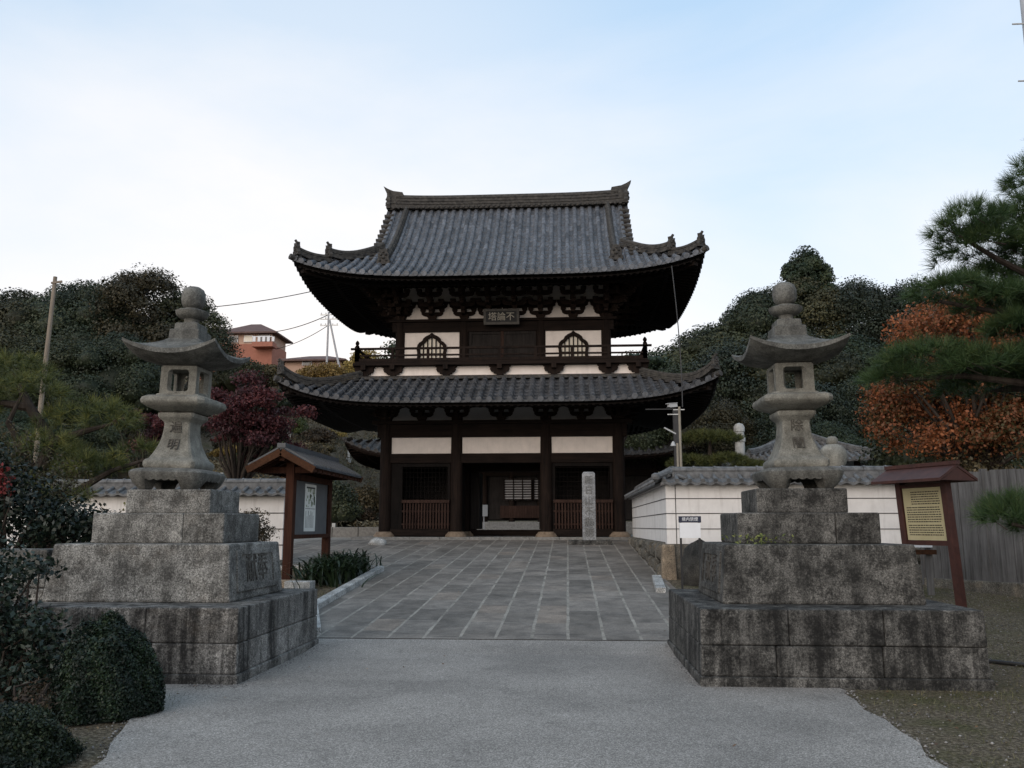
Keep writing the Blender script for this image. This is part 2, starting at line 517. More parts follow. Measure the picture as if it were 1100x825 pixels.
def fan(vals): return sorted(set(vals))
ys = fan([-600, -200, -60, -20] + [float(i) for i in range(-8, 45)] + [Y0, Y1, 11.2] + [44 + i * 1.5 for i in range(1, 45)] + [120, 150, 200, 300, 600])
xs = fan([-800, -300, -150] + [-100 + 4 * i for i in range(0, 20)] + [float(i) for i in range(-22, 23)] + [24 + 4 * i for i in range(0, 20)] + [150, 300, 800])
g = MB()
g.grid([(x, y, gz(x, y)) for x in xs for y in ys], len(xs), len(ys))
m, t, b, o_ = newmat('mossy_soil')
v = vec(t)
f1 = ramp(t, noise(t, v, .9, 7, .68), [(.50, 0), (.64, 1)])
soil = ramp(t, noise(t, v, 26, 8, .82), [(.40, (.034, .027, .018)), (.5, (.10, .080, .054)), (.60, (.25, .21, .155))])
moss = ramp(t, noise(t, v, 30, 6, .75), [(.40, (.020, .020, .009)), (.5, (.070, .066, .030)), (.61, (.17, .15, .085))])
t.links.new(mix(t, f1, soil, moss), b.inputs['Base Color']); b.inputs['Roughness'].default_value = .95
b.inputs['Specular IOR Level'].default_value = .15
bump(t, b, math_(t, 'ADD', noise(t, v, 40, 6, .7), math_(t, 'MULTIPLY', noise(t, v, 5, 5, .6), 2)), .7, .03)
M['soil'] = m
tag(g.build('ground', M['soil'], smooth=True), kind='structure')

def sheet(name, pts, mat, dz, kind='structure'):
    """flat strip following the ramp; pts = left/right outline pairs [(y, x0, x1)]"""
    s = MB(); P = []
    nx = 10
    rows = []
    for i in range(len(pts) - 1):
        a, c = pts[i], pts[i + 1]
        k = max(1, int(abs(c[0] - a[0]) / .6))
        for j in range(k):
            q = j / k
            rows.append([a[n] + (c[n] - a[n]) * q for n in range(3)])
    rows.append(list(pts[-1]))
    cuts = [yy for yy in (Y0, Y1) if rows[0][0] < yy < rows[-1][0]]
    for yy in cuts:
        for i in range(len(rows) - 1):
            if rows[i][0] < yy < rows[i + 1][0]:
                q = (yy - rows[i][0]) / (rows[i + 1][0] - rows[i][0])
                rows.insert(i + 1, [rows[i][n] + (rows[i + 1][n] - rows[i][n]) * q for n in range(3)])
                break
    for y, x0, x1 in rows:
        for j in range(nx + 1):
            x = x0 + (x1 - x0) * j / nx
            P.append((x, y, gz(x, y) + dz))
    s.grid(P, len(rows), nx + 1)
    o = s.build(name, mat)
    return tag(o, kind=kind)

# washed-aggregate concrete forecourt
m, t, b, o_ = newmat('exposed_aggregate')
v = vec(t)
peb = N(t, 'ShaderNodeTexVoronoi'); peb.inputs['Scale'].default_value = 120; t.links.new(v, peb.inputs['Vector'])
pc = ramp(t, peb.outputs['Color'], [(.1, (.130, .119, .106)), (.5, (.215, .198, .178)), (.9, (.39, .362, .33))])
blot = ramp(t, noise(t, v, .55, 7, .62, .3), [(.36, .80), (.62, 1.16)])
st = ramp(t, noise(t, v, 2.3, 9, .78), [(.56, 1.0), (.68, .70)])
c = mix(t, 1, mix(t, 1, pc, blot, 'MULTIPLY'), st, 'MULTIPLY')
t.links.new(c, b.inputs['Base Color']); b.inputs['Roughness'].default_value = .85; b.inputs['Specular IOR Level'].default_value = .3
bump(t, b, peb.outputs['Distance'], .3, .004)
M['aggregate'] = m
rnd = random.Random(5)
edge = []
for i in range(0, 40):
    y = -6 + i * (14.2 / 39)
    xl = -2.88 if y < 5.4 else -2.88 - (y - 5.4) * .36
    if y > 7.4: xl = -3.6 - (y - 7.4) * .3
    xr = 2.33 if y < 5.8 else 2.33 + .04 * (y - 5.8)
    if y > 8.0: xr = 2.42
    edge.append((y, xl + rnd.uniform(-.05, .05), xr + rnd.uniform(-.05, .05)))
edge += [(8.3, -3.9, 2.5), (11.2, -3.9, 2.0)]
sheet('forecourt', edge, M['aggregate'], .012)

# stone slab path up to the gate
m, t, b, o_ = newmat('paving_slabs')
v = vec(t)
sx_ = N(t, 'ShaderNodeSeparateXYZ')
wob = N(t, 'ShaderNodeTexNoise'); wob.inputs['Scale'].default_value = 1.3; wob.inputs['Detail'].default_value = 3; t.links.new(v, wob.inputs['Vector'])
va = N(t, 'ShaderNodeVectorMath', operation='MULTIPLY_ADD')
t.links.new(wob.outputs['Color'], va.inputs[0]); va.inputs[1].default_value = (.035, .05, 0); t.links.new(v, va.inputs[2])
t.links.new(va.outputs[0], sx_.inputs[0])
U = math_(t, 'DIVIDE', sx_.outputs['X'], .462)
cu = math_(t, 'FLOOR', U)
wn = N(t, 'ShaderNodeTexWhiteNoise', noise_dimensions='1D'); t.links.new(cu, wn.inputs['W'])
V_ = math_(t, 'ADD', math_(t, 'DIVIDE', sx_.outputs['Y'], math_(t, 'MULTIPLY_ADD', wn.outputs['Value'], .35, .78)), math_(t, 'MULTIPLY', wn.outputs['Value'], 7.3))
cv = math_(t, 'FLOOR', V_)
cmb = N(t, 'ShaderNodeCombineXYZ'); t.links.new(cu, cmb.inputs[0]); t.links.new(cv, cmb.inputs[1])
wn2 = N(t, 'ShaderNodeTexWhiteNoise', noise_dimensions='2D'); t.links.new(cmb.outputs[0], wn2.inputs['Vector'])
slab = ramp(t, wn2.outputs['Value'], [(0, (.130, .115, .098)), (.5, (.165, .146, .126)), (.85, (.20, .178, .154)), (1, (.205, .169, .137))])
gr = ramp(t, noise(t, v, 45, 5, .75), [(.3, .6), (.7, 1.35)])
pt = ramp(t, noise(t, v, 2.2, 8, .72), [(.34, .58), (.66, 1.4)])
slab = mix(t, 1, mix(t, 1, slab, gr, 'MULTIPLY'), pt, 'MULTIPLY')
wear = ramp(t, noise(t, v, 4.5, 9, .75), [(.60, 0), (.72, .6)])
slab = mix(t, wear, slab, (.24, .235, .225))
fu = math_(t, 'ABSOLUTE', math_(t, 'SUBTRACT', math_(t, 'FRACT', U), .5))
fv = math_(t, 'ABSOLUTE', math_(t, 'SUBTRACT', math_(t, 'FRACT', V_), .5))
wj = math_(t, 'MULTIPLY_ADD', noise(t, v, 2.1, 6, .7), -.085, .4985)
ju = math_(t, 'GREATER_THAN', fu, wj)
jv = math_(t, 'GREATER_THAN', fv, .487)
jc = ramp(t, noise(t, v, 3, 7, .75), [(.36, (.12, .108, .09)), (.48, (.238, .218, .186)), (.68, (.36, .332, .288))])
c = mix(t, jv, slab, ramp(t, noise(t, v, 1.7, 5, .7), [(.44, (.045, .042, .038)), (.58, (.24, .22, .19))]))
c = mix(t, ju, c, jc)
t.links.new(c, b.inputs['Base Color'])
t.links.new(ramp(t, noise(t, v, 3, 5, .6), [(.3, .62), (.7, .85)]), b.inputs['Roughness']); b.inputs['Specular IOR Level'].default_value = .35
hh = math_(t, 'SUBTRACT', math_(t, 'MULTIPLY', noise(t, v, 30, 6, .7), .35), math_(t, 'MAXIMUM', ju, jv))
hh = math_(t, 'ADD', hh, math_(t, 'MULTIPLY', wn2.outputs['Value'], .5))
bump(t, b, hh, .5, .012)
M['paving'] = m
sheet('path', [(11.19, -3.95, 1.9), (13.4, -4.0, 2.0), (19.0, -4.1, 1.9), (19.05, -6.9, 1.9), (21, -8.5, 1.9), (28.0, -8.5, 4.0)], M['paving'], .020)

# pale sandy precinct around and behind the gate
M['sand'] = simple('raked_sand', (.20, .185, .16), (.34, .32, .285), 3, .95, .4, 60)
sheet('precinct', [(20.5, -16, -8.4), (28.0, -16, -8.4), (28.02, -16, 14), (46, -16, 14)], M['sand'], .010)

# kerbs of the path
kb = MB()
pts = [(-3.33, 11.4), (-3.96, 13.4), (-4.12, 19.0)]
for (xa, ya), (xb, yb) in zip(pts, pts[1:]):
    n = max(1, int((yb - ya) / .95))
    for i in range(n):
        q0, q1 = i / n, (i + 1) / n - .006
        a = (xa + (xb - xa) * q0, ya + (yb - ya) * q0); c_ = (xa + (xb - xa) * q1, ya + (yb - ya) * q1)
        kb.bar((a[0], a[1], gz(*a) + .035), (c_[0], c_[1], gz(*c_) + .035), .17, .16)
kb.bar((-4.12, 19.1, gz(0, 19.1) + .035), (-6.8, 19.15, gz(0, 19.1) + .035), .14, .15)
tag(kb.build('kerb', M['kerb'], bevel=.012), 'pale granite kerb along the left edge of the slab path', 'kerb')
kb = MB()
kb.bar((1.62, 15.6, gz(0, 15.6) + .03), (1.74, 17.55, gz(0, 17.55) + .03), .18, .16)
tag(kb.build('kerb', M['kerb'], bevel=.012), 'short pale granite kerb beside the rubble wall base on the right', 'kerb')

# ------------------------------------------------------------------ roofs (tile)
def tile_roof(xf, hw, hd, ze, f, lift, LR, lp, dtop, verge=None, dside=None, rib=.29, row=.29, sides=('front', 'back', 'left', 'right'), rr=.082):
    """returns mesh-builder of tiles and the height function z(d, c)"""
    dside = dside or dtop
    def zf(d, c):
        e = lift * max(0.0, 1 - max(c, 0) / LR) ** lp
        return ze + f(d) + e * max(0.0, 1 - d / (dtop * 1.15)) ** 1.3
    mb = MB(xf)
    rj = random.Random(11)
    def sidemap(s, u, d):
        if s == 'front': return (u, -hd + d)
        if s == 'back': return (-u, hd - d)
        if s == 'left': return (-hw + d, -u)
        return (hw - d, u)
    for s in sides:
        half = hw if s in ('front', 'back') else hd
        dt = dtop if s in ('front', 'back') else dside
        vg = verge if s in ('front', 'back') else None
        def D(u):
            c = half - abs(u)
            if vg is not None and abs(u) <= vg: return dt
            return max(0.02, min(dt, c))
        n = int(round(2 * half / rib)); sp = 2 * half / n
        P3 = lambda u, d, dz=0: (*sidemap(s, u, d), zf(d, half - abs(u)) + dz)
        for i in range(n + 1):
            u = -half + i * sp
            if abs(u) > half - .05: u = math.copysign(half - .05, u)
            # rib
            Dm = D(u); k = max(1, int(Dm / row))
            for j in range(k):
                d0, d1 = Dm * j / k, Dm * (j + 1) / k
                ja = rj.uniform(-.006, .006)
                V = []
                mb.tone = max(-.45, min(.5, rj.gauss(.04, .17)))  # random tone, lifted a little: light caught by the ribs put into colour
                for d, r_ in ((d0 - .01, rr + .006), (d1, rr - .006)):
                    for a in range(7):
                        th = math.pi * a / 6
                        p = P3(u + r_ * math.cos(th) + ja, d, r_ * math.sin(th) * 1.15 + .022)
                        V.append(p)
                F = [(a, a + 1, 8 + a, 7 + a) for a in range(6)] + [(6, 5, 4, 3, 2, 1, 0)]
                mb.add(V, F)
            # eave disc
            V = []
            for a in range(12):
                th = 2 * math.pi * a / 12
                V.append(P3(u + (rr + .012) * math.cos(th), -.03, (rr + .012) * math.sin(th) + .03))
            for a in range(12):
                th = 2 * math.pi * a / 12
                V.append(P3(u + (rr + .012) * math.cos(th), .05, (rr + .012) * math.sin(th) + .03))
            mb.add(V, [tuple(range(12))] + [(a, 12 + a, 12 + (a + 1) % 12, (a + 1) % 12) for a in range(12)])
            # pans to the right of this rib
            if i < n:
                ua, ub = -half + i * sp, -half + (i + 1) * sp
                um = (ua + ub) / 2
                Dm = max(D(ua), D(ub)); k = max(1, int(Dm / row))
                for j in range(k):
                    d0, d1 = Dm * j / k, Dm * (j + 1) / k
                    if j > 0 and vg is None and d0 > max(D(ua), D(ub)): break
                    V = []
                    mb.tone = max(-.5, min(.4, rj.gauss(-.12, .18)))  # random tone, darker on average: shade between ribs put into the pans
                    for d, up in ((d0, .028), (d1, 0.0)):
                        for q, dz in ((ua, .012), (um, -.038), (ub, .012)):
                            V.append(P3(q, d, up + dz))
                    for q, dz in ((ua, .012), (um, -.038), (ub, .012)):
                        V.append(P3(q, d0, -.07 if j == 0 else dz - .004))
                    mb.add(V, [(0, 1, 4, 3), (1, 2, 5, 4), (6, 7, 1, 0), (7, 8, 2, 1)])
    return mb, zf

def eave_wood(xf, hw, hd, zf, depth, rise, drop, rsp=.21, overlap=.0):
    """soffit boards, two tiers of rafters and the eave board"""
    mb = MB(xf)
    def sm(s, u, d):
        if s == 'front': return (u, -hd + d)
        if s == 'back': return (-u, hd - d)
        if s == 'left': return (-hw + d, -u)
        return (hw - d, u)
    def zs(d, c):
        e = zf(0, c) - drop
        base = zf(0, 99) - drop
        k = max(0, 1 - d / (depth * 1.25))
        return base + (e - base) * k + rise * d
    for s in ('front', 'back', 'left', 'right'):
        half = hw if s in ('front', 'back') else hd
        n = int(2 * half / .4)
        # soffit
        nd = 8
        for i in range(n):
            ua, ub = -half + 2 * half * i / n, -half + 2 * half * (i + 1) / n
            for j in range(nd):
                d0, d1 = .06 + (depth - .06) * j / nd, .06 + (depth - .06) * (j + 1) / nd
                ca, cb = half - abs(ua), half - abs(ub)
                if max(ca, cb) < d0: continue
                V = [(*sm(s, ua, d0), zs(d0, ca)), (*sm(s, ub, d0), zs(d0, cb)), (*sm(s, ub, d1), zs(d1, cb)), (*sm(s, ua, d1), zs(d1, ca))]
                mb.add(V, [(0, 1, 2, 3)])
            # eave boards (two steps)
            for d0, d1, za, zb in ((.05, .13, .05, drop - .05), (.14, .24, -.07, .045)):
                V = []
                for u in (ua, ub):
                    c = half - abs(u)
                    uu = max(-half + d0, min(half - d0, u))
                    for d, z in ((d0, za), (d1, za), (d1, zb), (d0, zb)):
                        V.append((*sm(s, uu, d), zs(d, c) + z))
                mb.add(V, [(0, 4, 5, 1), (1, 5, 6, 2), (2, 6, 7, 3), (3, 7, 4, 0)])
        # rafters
        m_ = int(2 * half / rsp)
        for i in range(1, m_):
            u = -half + 2 * half * i / m_
            c = half - abs(u)
            for d0, d1, dz in ((.13, min(1.15, c), -.045), (1.0, min(depth, c), -.17)):
                if d1 - d0 < .08: continue
                a = Vector((*sm(s, u, d0), zs(d0, c) + dz)); b_ = Vector((*sm(s, u, d1), zs(d1, c) + dz))
                mb.bar(a, b_, .085, .10)
    # intermediate eave beam under the flying rafters
    for s in ('front', 'back', 'left', 'right'):
        half = hw if s in ('front', 'back') else hd
        n = 24
        for i in range(n):
            ua, ub = -(half - 1.05) + 2 * (half - 1.05) * i / n, -(half - 1.05) + 2 * (half - 1.05) * (i + 1) / n
            mb.bar((*sm(s, ua, 1.08), zs(1.08, half - abs(ua)) - .14), (*sm(s, ub, 1.08), zs(1.08, half - abs(ub)) - .14), .12, .14)
    return mb, zs

def ridge_sweep(xf, pts, wd, ht, layers=4):
    """stacked-tile ridge along pts (roof surface points)"""
    mb = MB(xf)
    n = len(pts)
    for L_ in range(layers):
        z0 = -.05 + (ht * .8) * L_ / layers + (.05 if L_ else 0); z1 = (ht * .8) * (L_ + 1) / layers - .012
        w_ = wd * (1.0 if L_ % 2 == 0 else .86) * (1 - .05 * L_)
        V = []
        for i, p in enumerate(pts):
            p = Vector(p); d = Vector(pts[min(i + 1, n - 1)]) - Vector(pts[max(i - 1, 0)]); d.z = 0; d.normalize()
            s_ = Vector((-d.y, d.x, 0)) * (w_ / 2)
            for q, z in ((-1, z0), (1, z0), (1, z1), (-1, z1)): V.append(p + s_ * q + Vector((0, 0, z)))
        F = [(0, 1, 2, 3), tuple(4 * (n - 1) + k for k in (3, 2, 1, 0))]
        for i in range(n - 1):
            for k in range(4):
                F.append((4 * i + k, 4 * i + 4 + k, 4 * i + 4 + (k + 1) % 4, 4 * i + (k + 1) % 4))
        mb.add(V, F)
    mb.tube([Vector(p) + Vector((0, 0, ht * .8)) for p in pts], wd * .27, 8)
    return mb

def ornament(mb, p, d, s=1.0, horn=True):
    """demon-face ridge-end tile at p facing horizontally along d"""
    p = Vector(p); d = Vector((d[0], d[1], 0)).normalized(); r = Vector((-d.y, d.x, 0))
    out = [(-.26, -.06), (.26, -.06), (.30, .08), (.23, .18), (.25, .34), (.17, .46), (.20, .60), (.10, .54), (0, .58), (-.10, .54), (-.20, .60), (-.17, .46), (-.25, .34), (-.23, .18), (-.30, .08)]
    f0 = lambda u, v_: p + r * (u * s) + Vector((0, 0, v_ * s)) + d * .0
    f1 = lambda u, v_: p + r * (u * s * .9) + Vector((0, 0, v_ * s)) + d * (.15 * s)
    mb.prism(out, f0, f1)
    for u, v_, q in ((-.1, .34, .055), (.1, .34, .055), (0, .22, .075), (-.13, .1, .05), (.13, .1, .05), (0, .44, .05)):
        c_ = p + r * (u * s) + d * (.16 * s) + Vector((0, 0, v_ * s))
        mb.lathe([(.001, -q * s), (q * s * .8, -q * s * .6), (q * s, 0), (q * s * .8, q * s * .6), (.001, q * s)], c_, 8)
    if horn:
        a = p + Vector((0, 0, .50 * s)) - d * .06 * s
        mb.tube([a, a + d * .12 * s + Vector((0, 0, .08 * s)), a + d * .24 * s + Vector((0, 0, .22 * s))], [.075 * s, .07 * s, .06 * s], 8)

# ------------------------------------------------------------------ the gate
GX, GY = -2.24, 31.35
GX0 = lambda p: Vector((p[0] + GX, p[1] + GY, p[2]))
GB = 1.04
gate = empty('temple_gate', (GX, GY, GB), 'two-storey dark timber temple gate with grey tiled roofs and white plaster panels', 'temple gate')
W_, WH = M['wood'], M['wood_h']
MBg = lambda: MB(GX0)
# platform
s = MBg()
for i in range(10):
    x0 = -4.9 + i * .98
    s.box(x0, x0 + .972, -3.1, -2.3, 1.0, 1.135)
s.box(-4.9, 4.9, -2.3, 3.1, 1.0, 1.13)
s.build('stone_platform', M['step_stone'], gate, bevel=.01)
# columns
cx = [-3.95, -1.52, 1.52, 3.95]
def column(x, y, z0, z1, r, stone=True):
    c_ = MBg(); c_.lathe([(r, z0), (r * 1.0, z0 + (z1 - z0) * .6), (r * .93, z1)], (x, y, 0), 18)
    o = c_.build('column', W_, gate, smooth=True)
    if stone:
        b_ = MBg(); b_.lathe([(r + .17, 1.12), (r + .16, 1.19), (r + .07, 1.30), (r * .9, 1.31)], (x, y, 0), 18)
        b_.build('base_stone', M['column_stone'], o, smooth=True)
    return o
for y in (-2.35, 0, 2.35):
    for x in cx:
        if y == 0 and x in (-1.52, 1.52):
            column(x, y, 1.29, 5.2, .20)
        else:
            column(x, y, 1.29, 5.2, .205)
# beams, front then back then sides
def hbeam(name, y, z0, z1, th, x0=-4.25, x1=4.25):
    MBg().box(x0, x1, y - th / 2, y + th / 2, z0, z1).build(name, WH, gate, bevel=.012)
for y in (-2.35, 2.35):
    hbeam('head_beam', y, 4.48, 4.92, .26)
    hbeam('lower_beam', y, 3.60, 3.925, .22, -3.95, 3.95)
    hbeam('plate_beam', y, 4.925, 5.05, .46, -4.42, 4.42)
hbeam('middle_beam', 0, 3.45, 3.9, .24, -3.9, 3.9)
for x in (-3.95, 3.95):
    MBg().box(x - .12, x + .12, -2.2, 2.2, 4.485, 4.915).build('side_beam', W_, gate)
    MBg().box(x - .22, x + .22, -2.2, 2.2, 4.93, 5.045).build('side_plate', W_, gate)
    MBg().box(x - .10, x + .10, -2.2, 2.2, 3.62, 3.92).build('side_beam', W_, gate)
    MBg().box(x - .03, x + .03, -2.2, 2.2, 3.925, 4.48).build('plaster_panel', M['plaster'], gate)
    MBg().box(x - .04, x + .04, -2.2, 2.2, 1.25, 3.615).build('side_boarding', M['wood_in'], gate)
for i in range(3):
    MBg().box(cx[i] + .17, cx[i + 1] - .17, -2.39, -2.31, 3.925, 4.48).build('plaster_panel', M['plaster'], gate)
MBg().box(-3.9, 3.9, -2.2, 2.2, 4.93, 4.98).build('ceiling', M['wood_in'], gate)
# side bays
for sgn in (-1, 1):
    a, b_ = (cx[0], cx[1]) if sgn < 0 else (cx[2], cx[3])
    x0, x1 = a + .21, b_ - .21
    s = MBg(); s.box(x0, x1, -2.47, -2.25, 1.16, 1.40); s.build('sill_beam', WH, gate, bevel=.012)
    s = MBg()
    p0 = x0 + (.42 if sgn < 0 else .06)
    n = int((x1 - p0) / .098)
    for i in range(n):
        xx = p0 + (i + .5) * (x1 - p0) / n
        s.box(xx - .026, xx + .026, -2.50, -2.45, 1.40, 2.27)
    s.box(p0 - .03, x1, -2.54, -2.43, 2.26, 2.36)
    s.box(p0 - .03, x1, -2.448, -2.41, 1.95, 2.01); s.box(p0 - .03, x1, -2.448, -2.41, 1.52, 1.58)
    s.build('picket_fence', M['wood_red'], gate)
    # lattice above and behind
    s = MBg()
    for i in range(1, 16):
        xx = x0 + (x1 - x0) * i / 16
        s.box(xx - .0045, xx + .0045, -2.35, -2.336, 1.4, 3.6)
    for i in range(1, 14):
        zz = 1.4 + 2.2 * i / 14
        s.box(x0, x1, -2.333, -2.32, zz - .0045, zz + .0045)
    s.box(x0, x0 + .09, -2.40, -2.28, 1.4, 3.6); s.box(x1 - .09, x1, -2.40, -2.28, 1.4, 3.6); s.box(x0 + .09, x1 - .09, -2.40, -2.28, 3.48, 3.6)
    if sgn < 0: s.box(x0 + .09, p0 - .04, -2.41, -2.36, 1.4, 3.48)
    s.build('lattice_screen', M['wood_eave'], gate)
    MBg().box(x0, x1, -.05, .03, 1.25, 3.45).build('bay_back_panel', M['wood_in'], gate)
    MBg().box(x0, x1, -2.2, -.1, 1.13, 1.55).build('bay_floor', M['wood_in'], gate)
    xi = cx[1] if sgn < 0 else cx[2]
    MBg().box(xi - .04, xi + .04, -2.15, -.2, 1.25, 3.6).build('bay_side_panel', M['wood_in'], gate)
# threshold and open doors in the centre bay
MBg().box(-1.32, 1.32, -.12, .12, 1.14, 1.36).build('threshold', WH, gate, bevel=.01)
for xx, x2 in ((-1.30, -.98), (1.2, 1.30)):
    s = MBg(); s.box(xx, x2, .02, 1.2, 1.38, 3.43); s.build('door_leaf', M['wood_in'], gate)

# bracket sets
def bracket_mb(steps, st=.40, rise=.27, sc=1.0):
    s = MB()
    b0 = .17 * sc
    s.frus((-b0 * .7, b0 * .7, -b0 * .7, b0 * .7, 0), (-b0, b0, -b0, b0, .09 * sc)); s.box(-b0, b0, -b0, b0, .09 * sc, .19 * sc)
    def arm(y, z, ln, h=.15):
        h2 = ln / 2
        poly = [(-h2, z + h), (-h2, z + h * .55), (-h2 * .8, z + h * .12), (-h2 * .55, z), (h2 * .55, z), (h2 * .8, z + h * .12), (h2, z + h * .55), (h2, z + h)]
        s.prism(poly, lambda u, v_: Vector((u, y - .065, v_)), lambda u, v_: Vector((u, y + .065, v_)))
    def blk(x, y, z):
        k = .095 * sc
        s.frus((x - k * .65, x + k * .65, y - k * .65, y + k * .65, z), (x + -k, x + k, y - k, y + k, z + .05)); s.box(x - k, x + k, y - k, y + k, z + .05, z + .115)
    z = .13 * sc
    arm(0, z, .78 * sc)
    for x in (-.34, 0, .34): blk(x * sc, 0, z + .15)
    arm(0, z + rise, 1.06 * sc)
    for x in (-.47, -.23, .23, .47): blk(x * sc, 0, z + rise + .15)
    for k in range(1, steps + 1):
        y = -st * k; zz = z + rise * (k - 1)
        s.box(-.065, .065, y - .12, 0 if k == 1 else -st * (k - 2), zz + .003 * k, zz + .15)
        s.frus((-.05, .05, y - .2, y - .11, zz + .10), (-.065, .065, y - .2, y - .11, zz + .15))
        blk(0, y, zz + .15)
        arm(y, zz + rise, .86 * sc)
        for x in (-.36, 0, .36): blk(x * sc, y, zz + rise + .15)
    # tail rafter
    s.bar((0, -.1, z + rise * steps + .28), (0, -st * steps - .35, z + rise * steps - .02), .12, .16)
    return s
def place_brackets(proto, xs_, ysd, xw, yw, z):
    spots = [((x, -yw), 0) for x in xs_] + [((-xw, y), R(-90)) for y in ysd] + [((xw, y), R(90)) for y in ysd]
    for sx2 in (-1, 1):
        spots.append(((sx2 * (xw + .01), -yw - .01), R(45) * sx2))
    for k, ((x, y), a) in enumerate(spots):
        o = proto if k == 0 else proto.copy()
        if k: col.objects.link(o); o.parent = gate
        o.location = (x, y, z - GB); o.rotation_euler = (0, 0, a)
pb = bracket_mb(2, .38, .25)
po = bpy.data.objects.new('bracket_set', bpy.data.meshes.new('bracket_set'))
po.data.from_pydata(pb.v, [], pb.f); po.data.materials.append(M['wood_brk']); link(po, gate)
place_brackets(po, [-3.95, -2.73, -1.52, 0, 1.52, 2.73, 3.95], [-1.17, 0, 1.17, 2.35], 3.95, 2.35, 5.05)
# plaster behind the lower brackets
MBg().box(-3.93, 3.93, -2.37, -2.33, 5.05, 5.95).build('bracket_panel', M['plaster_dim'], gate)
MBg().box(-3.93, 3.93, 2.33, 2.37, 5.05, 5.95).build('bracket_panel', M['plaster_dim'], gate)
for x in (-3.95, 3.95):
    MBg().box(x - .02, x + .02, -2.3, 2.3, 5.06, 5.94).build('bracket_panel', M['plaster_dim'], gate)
# eave purlin on the bracket tips
def purlin(hx, hy, z):
    s = MBg()
    for a, b_ in (((-hx, -hy), (hx, -hy)), ((-hx, hy), (hx, hy)), ((-hx, -hy), (-hx, hy)), ((hx, -hy), (hx, hy))):
        s.bar((a[0], a[1], z), (b_[0], b_[1], z + .002), .15, .2)
    s.build('eave_purlin', WH, gate)
purlin(3.95 + .78, 2.35 + .78, 5.76)

# lower roof
LHW, LHD, LZ = 6.87, 5.25, 5.34
fl = lambda d: .42 * d + .030 * d * d
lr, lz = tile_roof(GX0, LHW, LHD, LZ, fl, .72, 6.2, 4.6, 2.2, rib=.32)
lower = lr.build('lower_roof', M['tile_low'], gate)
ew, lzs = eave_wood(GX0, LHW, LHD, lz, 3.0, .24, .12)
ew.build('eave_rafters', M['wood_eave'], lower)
def corner_pts(hw, hd, zf, d0, d1, sx2, sy2, n=14, tip=.22, over=.12):
    P = []
    for i in range(n + 1):
        d = d0 + (d1 - d0) * i / n
        t_ = max(0, 1 - (d - d0) / .9)
        P.append((sx2 * (hw - d), sy2 * (hd - d), zf(max(d, 0), max(d, 0)) + .06 + tip * t_ ** 2.2))
    return P
for sx2 in (-1, 1):
    for sy2 in (-1, 1):
        P = corner_pts(LHW, LHD, lz, .10, 2.15, sx2, sy2)
        rs = ridge_sweep(GX0, P, .23, .25, 3)
        o = rs.build('corner_ridge', M['ridge_tile'], lower)
        q = MBg(); ornament(q, Vector(P[0]) + Vector((0, 0, -.02)), (sx2, sy2), .62)
        q.tube([Vector((sx2 * (LHW - .12), sy2 * (LHD - .12), lz(0, 0) - .02)), Vector((sx2 * (LHW + .06), sy2 * (LHD + .06), lz(0, 0) + .04))], .10, 10)
        q.build('ridge_ornament', M['ridge_tile'], o)
        # hip rafter below
        q = MBg()
        q.bar((sx2 * (LHW - .25), sy2 * (LHD - .25), lzs(.2, .2) - .10), (sx2 * 3.95, sy2 * 2.35, 5.62), .2, .26)
        q.build('hip_rafter', M['wood'], lower)
# ridge tiles round the skirt
s = MBg()
for a, b_ in (((-4.78, -3.12), (4.78, -3.12)), ((-4.78, 3.12), (4.78, 3.12)), ((-4.78, -3.12), (-4.78, 3.12)), ((4.78, -3.12), (4.78, 3.12))):
    s.bar((a[0], a[1], 6.42), (b_[0], b_[1], 6.421), .24, .10)
s.build('skirt_ridge', M['ridge_tile'], lower)

# skirt with carved waist brackets
for nm, args in (('f', (-4.68, 4.68, -3.02, -2.96)), ('b', (-4.68, 4.68, 2.96, 3.02)), ('l', (-4.72, -4.66, -2.95, 2.95)), ('r', (4.66, 4.72, -2.95, 2.95))):
    MBg().box(*args, 6.40, 6.83).build('plaster_panel', M['plaster'], gate)
MBg().box(-4.74, 4.74, -3.05, -2.955, 6.47, 6.52).build('skirt_sill', M['wood_red'], gate)
leafb = [(-.10, 0), (.10, 0), (.13, .05), (.22, .06), (.25, .12), (.32, .13), (.36, .21), (.34, .27), (.40, .30), (.40, .35), (-.40, .35), (-.40, .30), (-.34, .27), (-.36, .21), (-.32, .13), (-.25, .12), (-.22, .06), (-.13, .05)]
for k, x in enumerate([-4.62, -3.63, -1.82, 0, 1.82, 3.63, 4.62]):
    s = MBg(); sc_ = .92
    s.prism([(u * sc_, v_) for u, v_ in leafb], lambda u, v_: Vector((x + u, -3.14, 6.50 + v_)), lambda u, v_: Vector((x + u, -3.03, 6.50 + v_)))
    s.box(x - .08, x + .08, -3.3, -3.0, 6.70, 6.86)
    s.build('waist_bracket', M['wood'], gate)
for sx2 in (-1, 1):
    for y in (-1.9, -.4, 1.0, 2.4):
        s = MBg()
        s.prism([(u * .9, v_) for u, v_ in leafb], lambda u, v_: Vector((sx2 * 4.84, y + u, 6.50 + v_)), lambda u, v_: Vector((sx2 * 4.73, y + u, 6.50 + v_)))
        s.build('waist_bracket', M['wood'], gate)
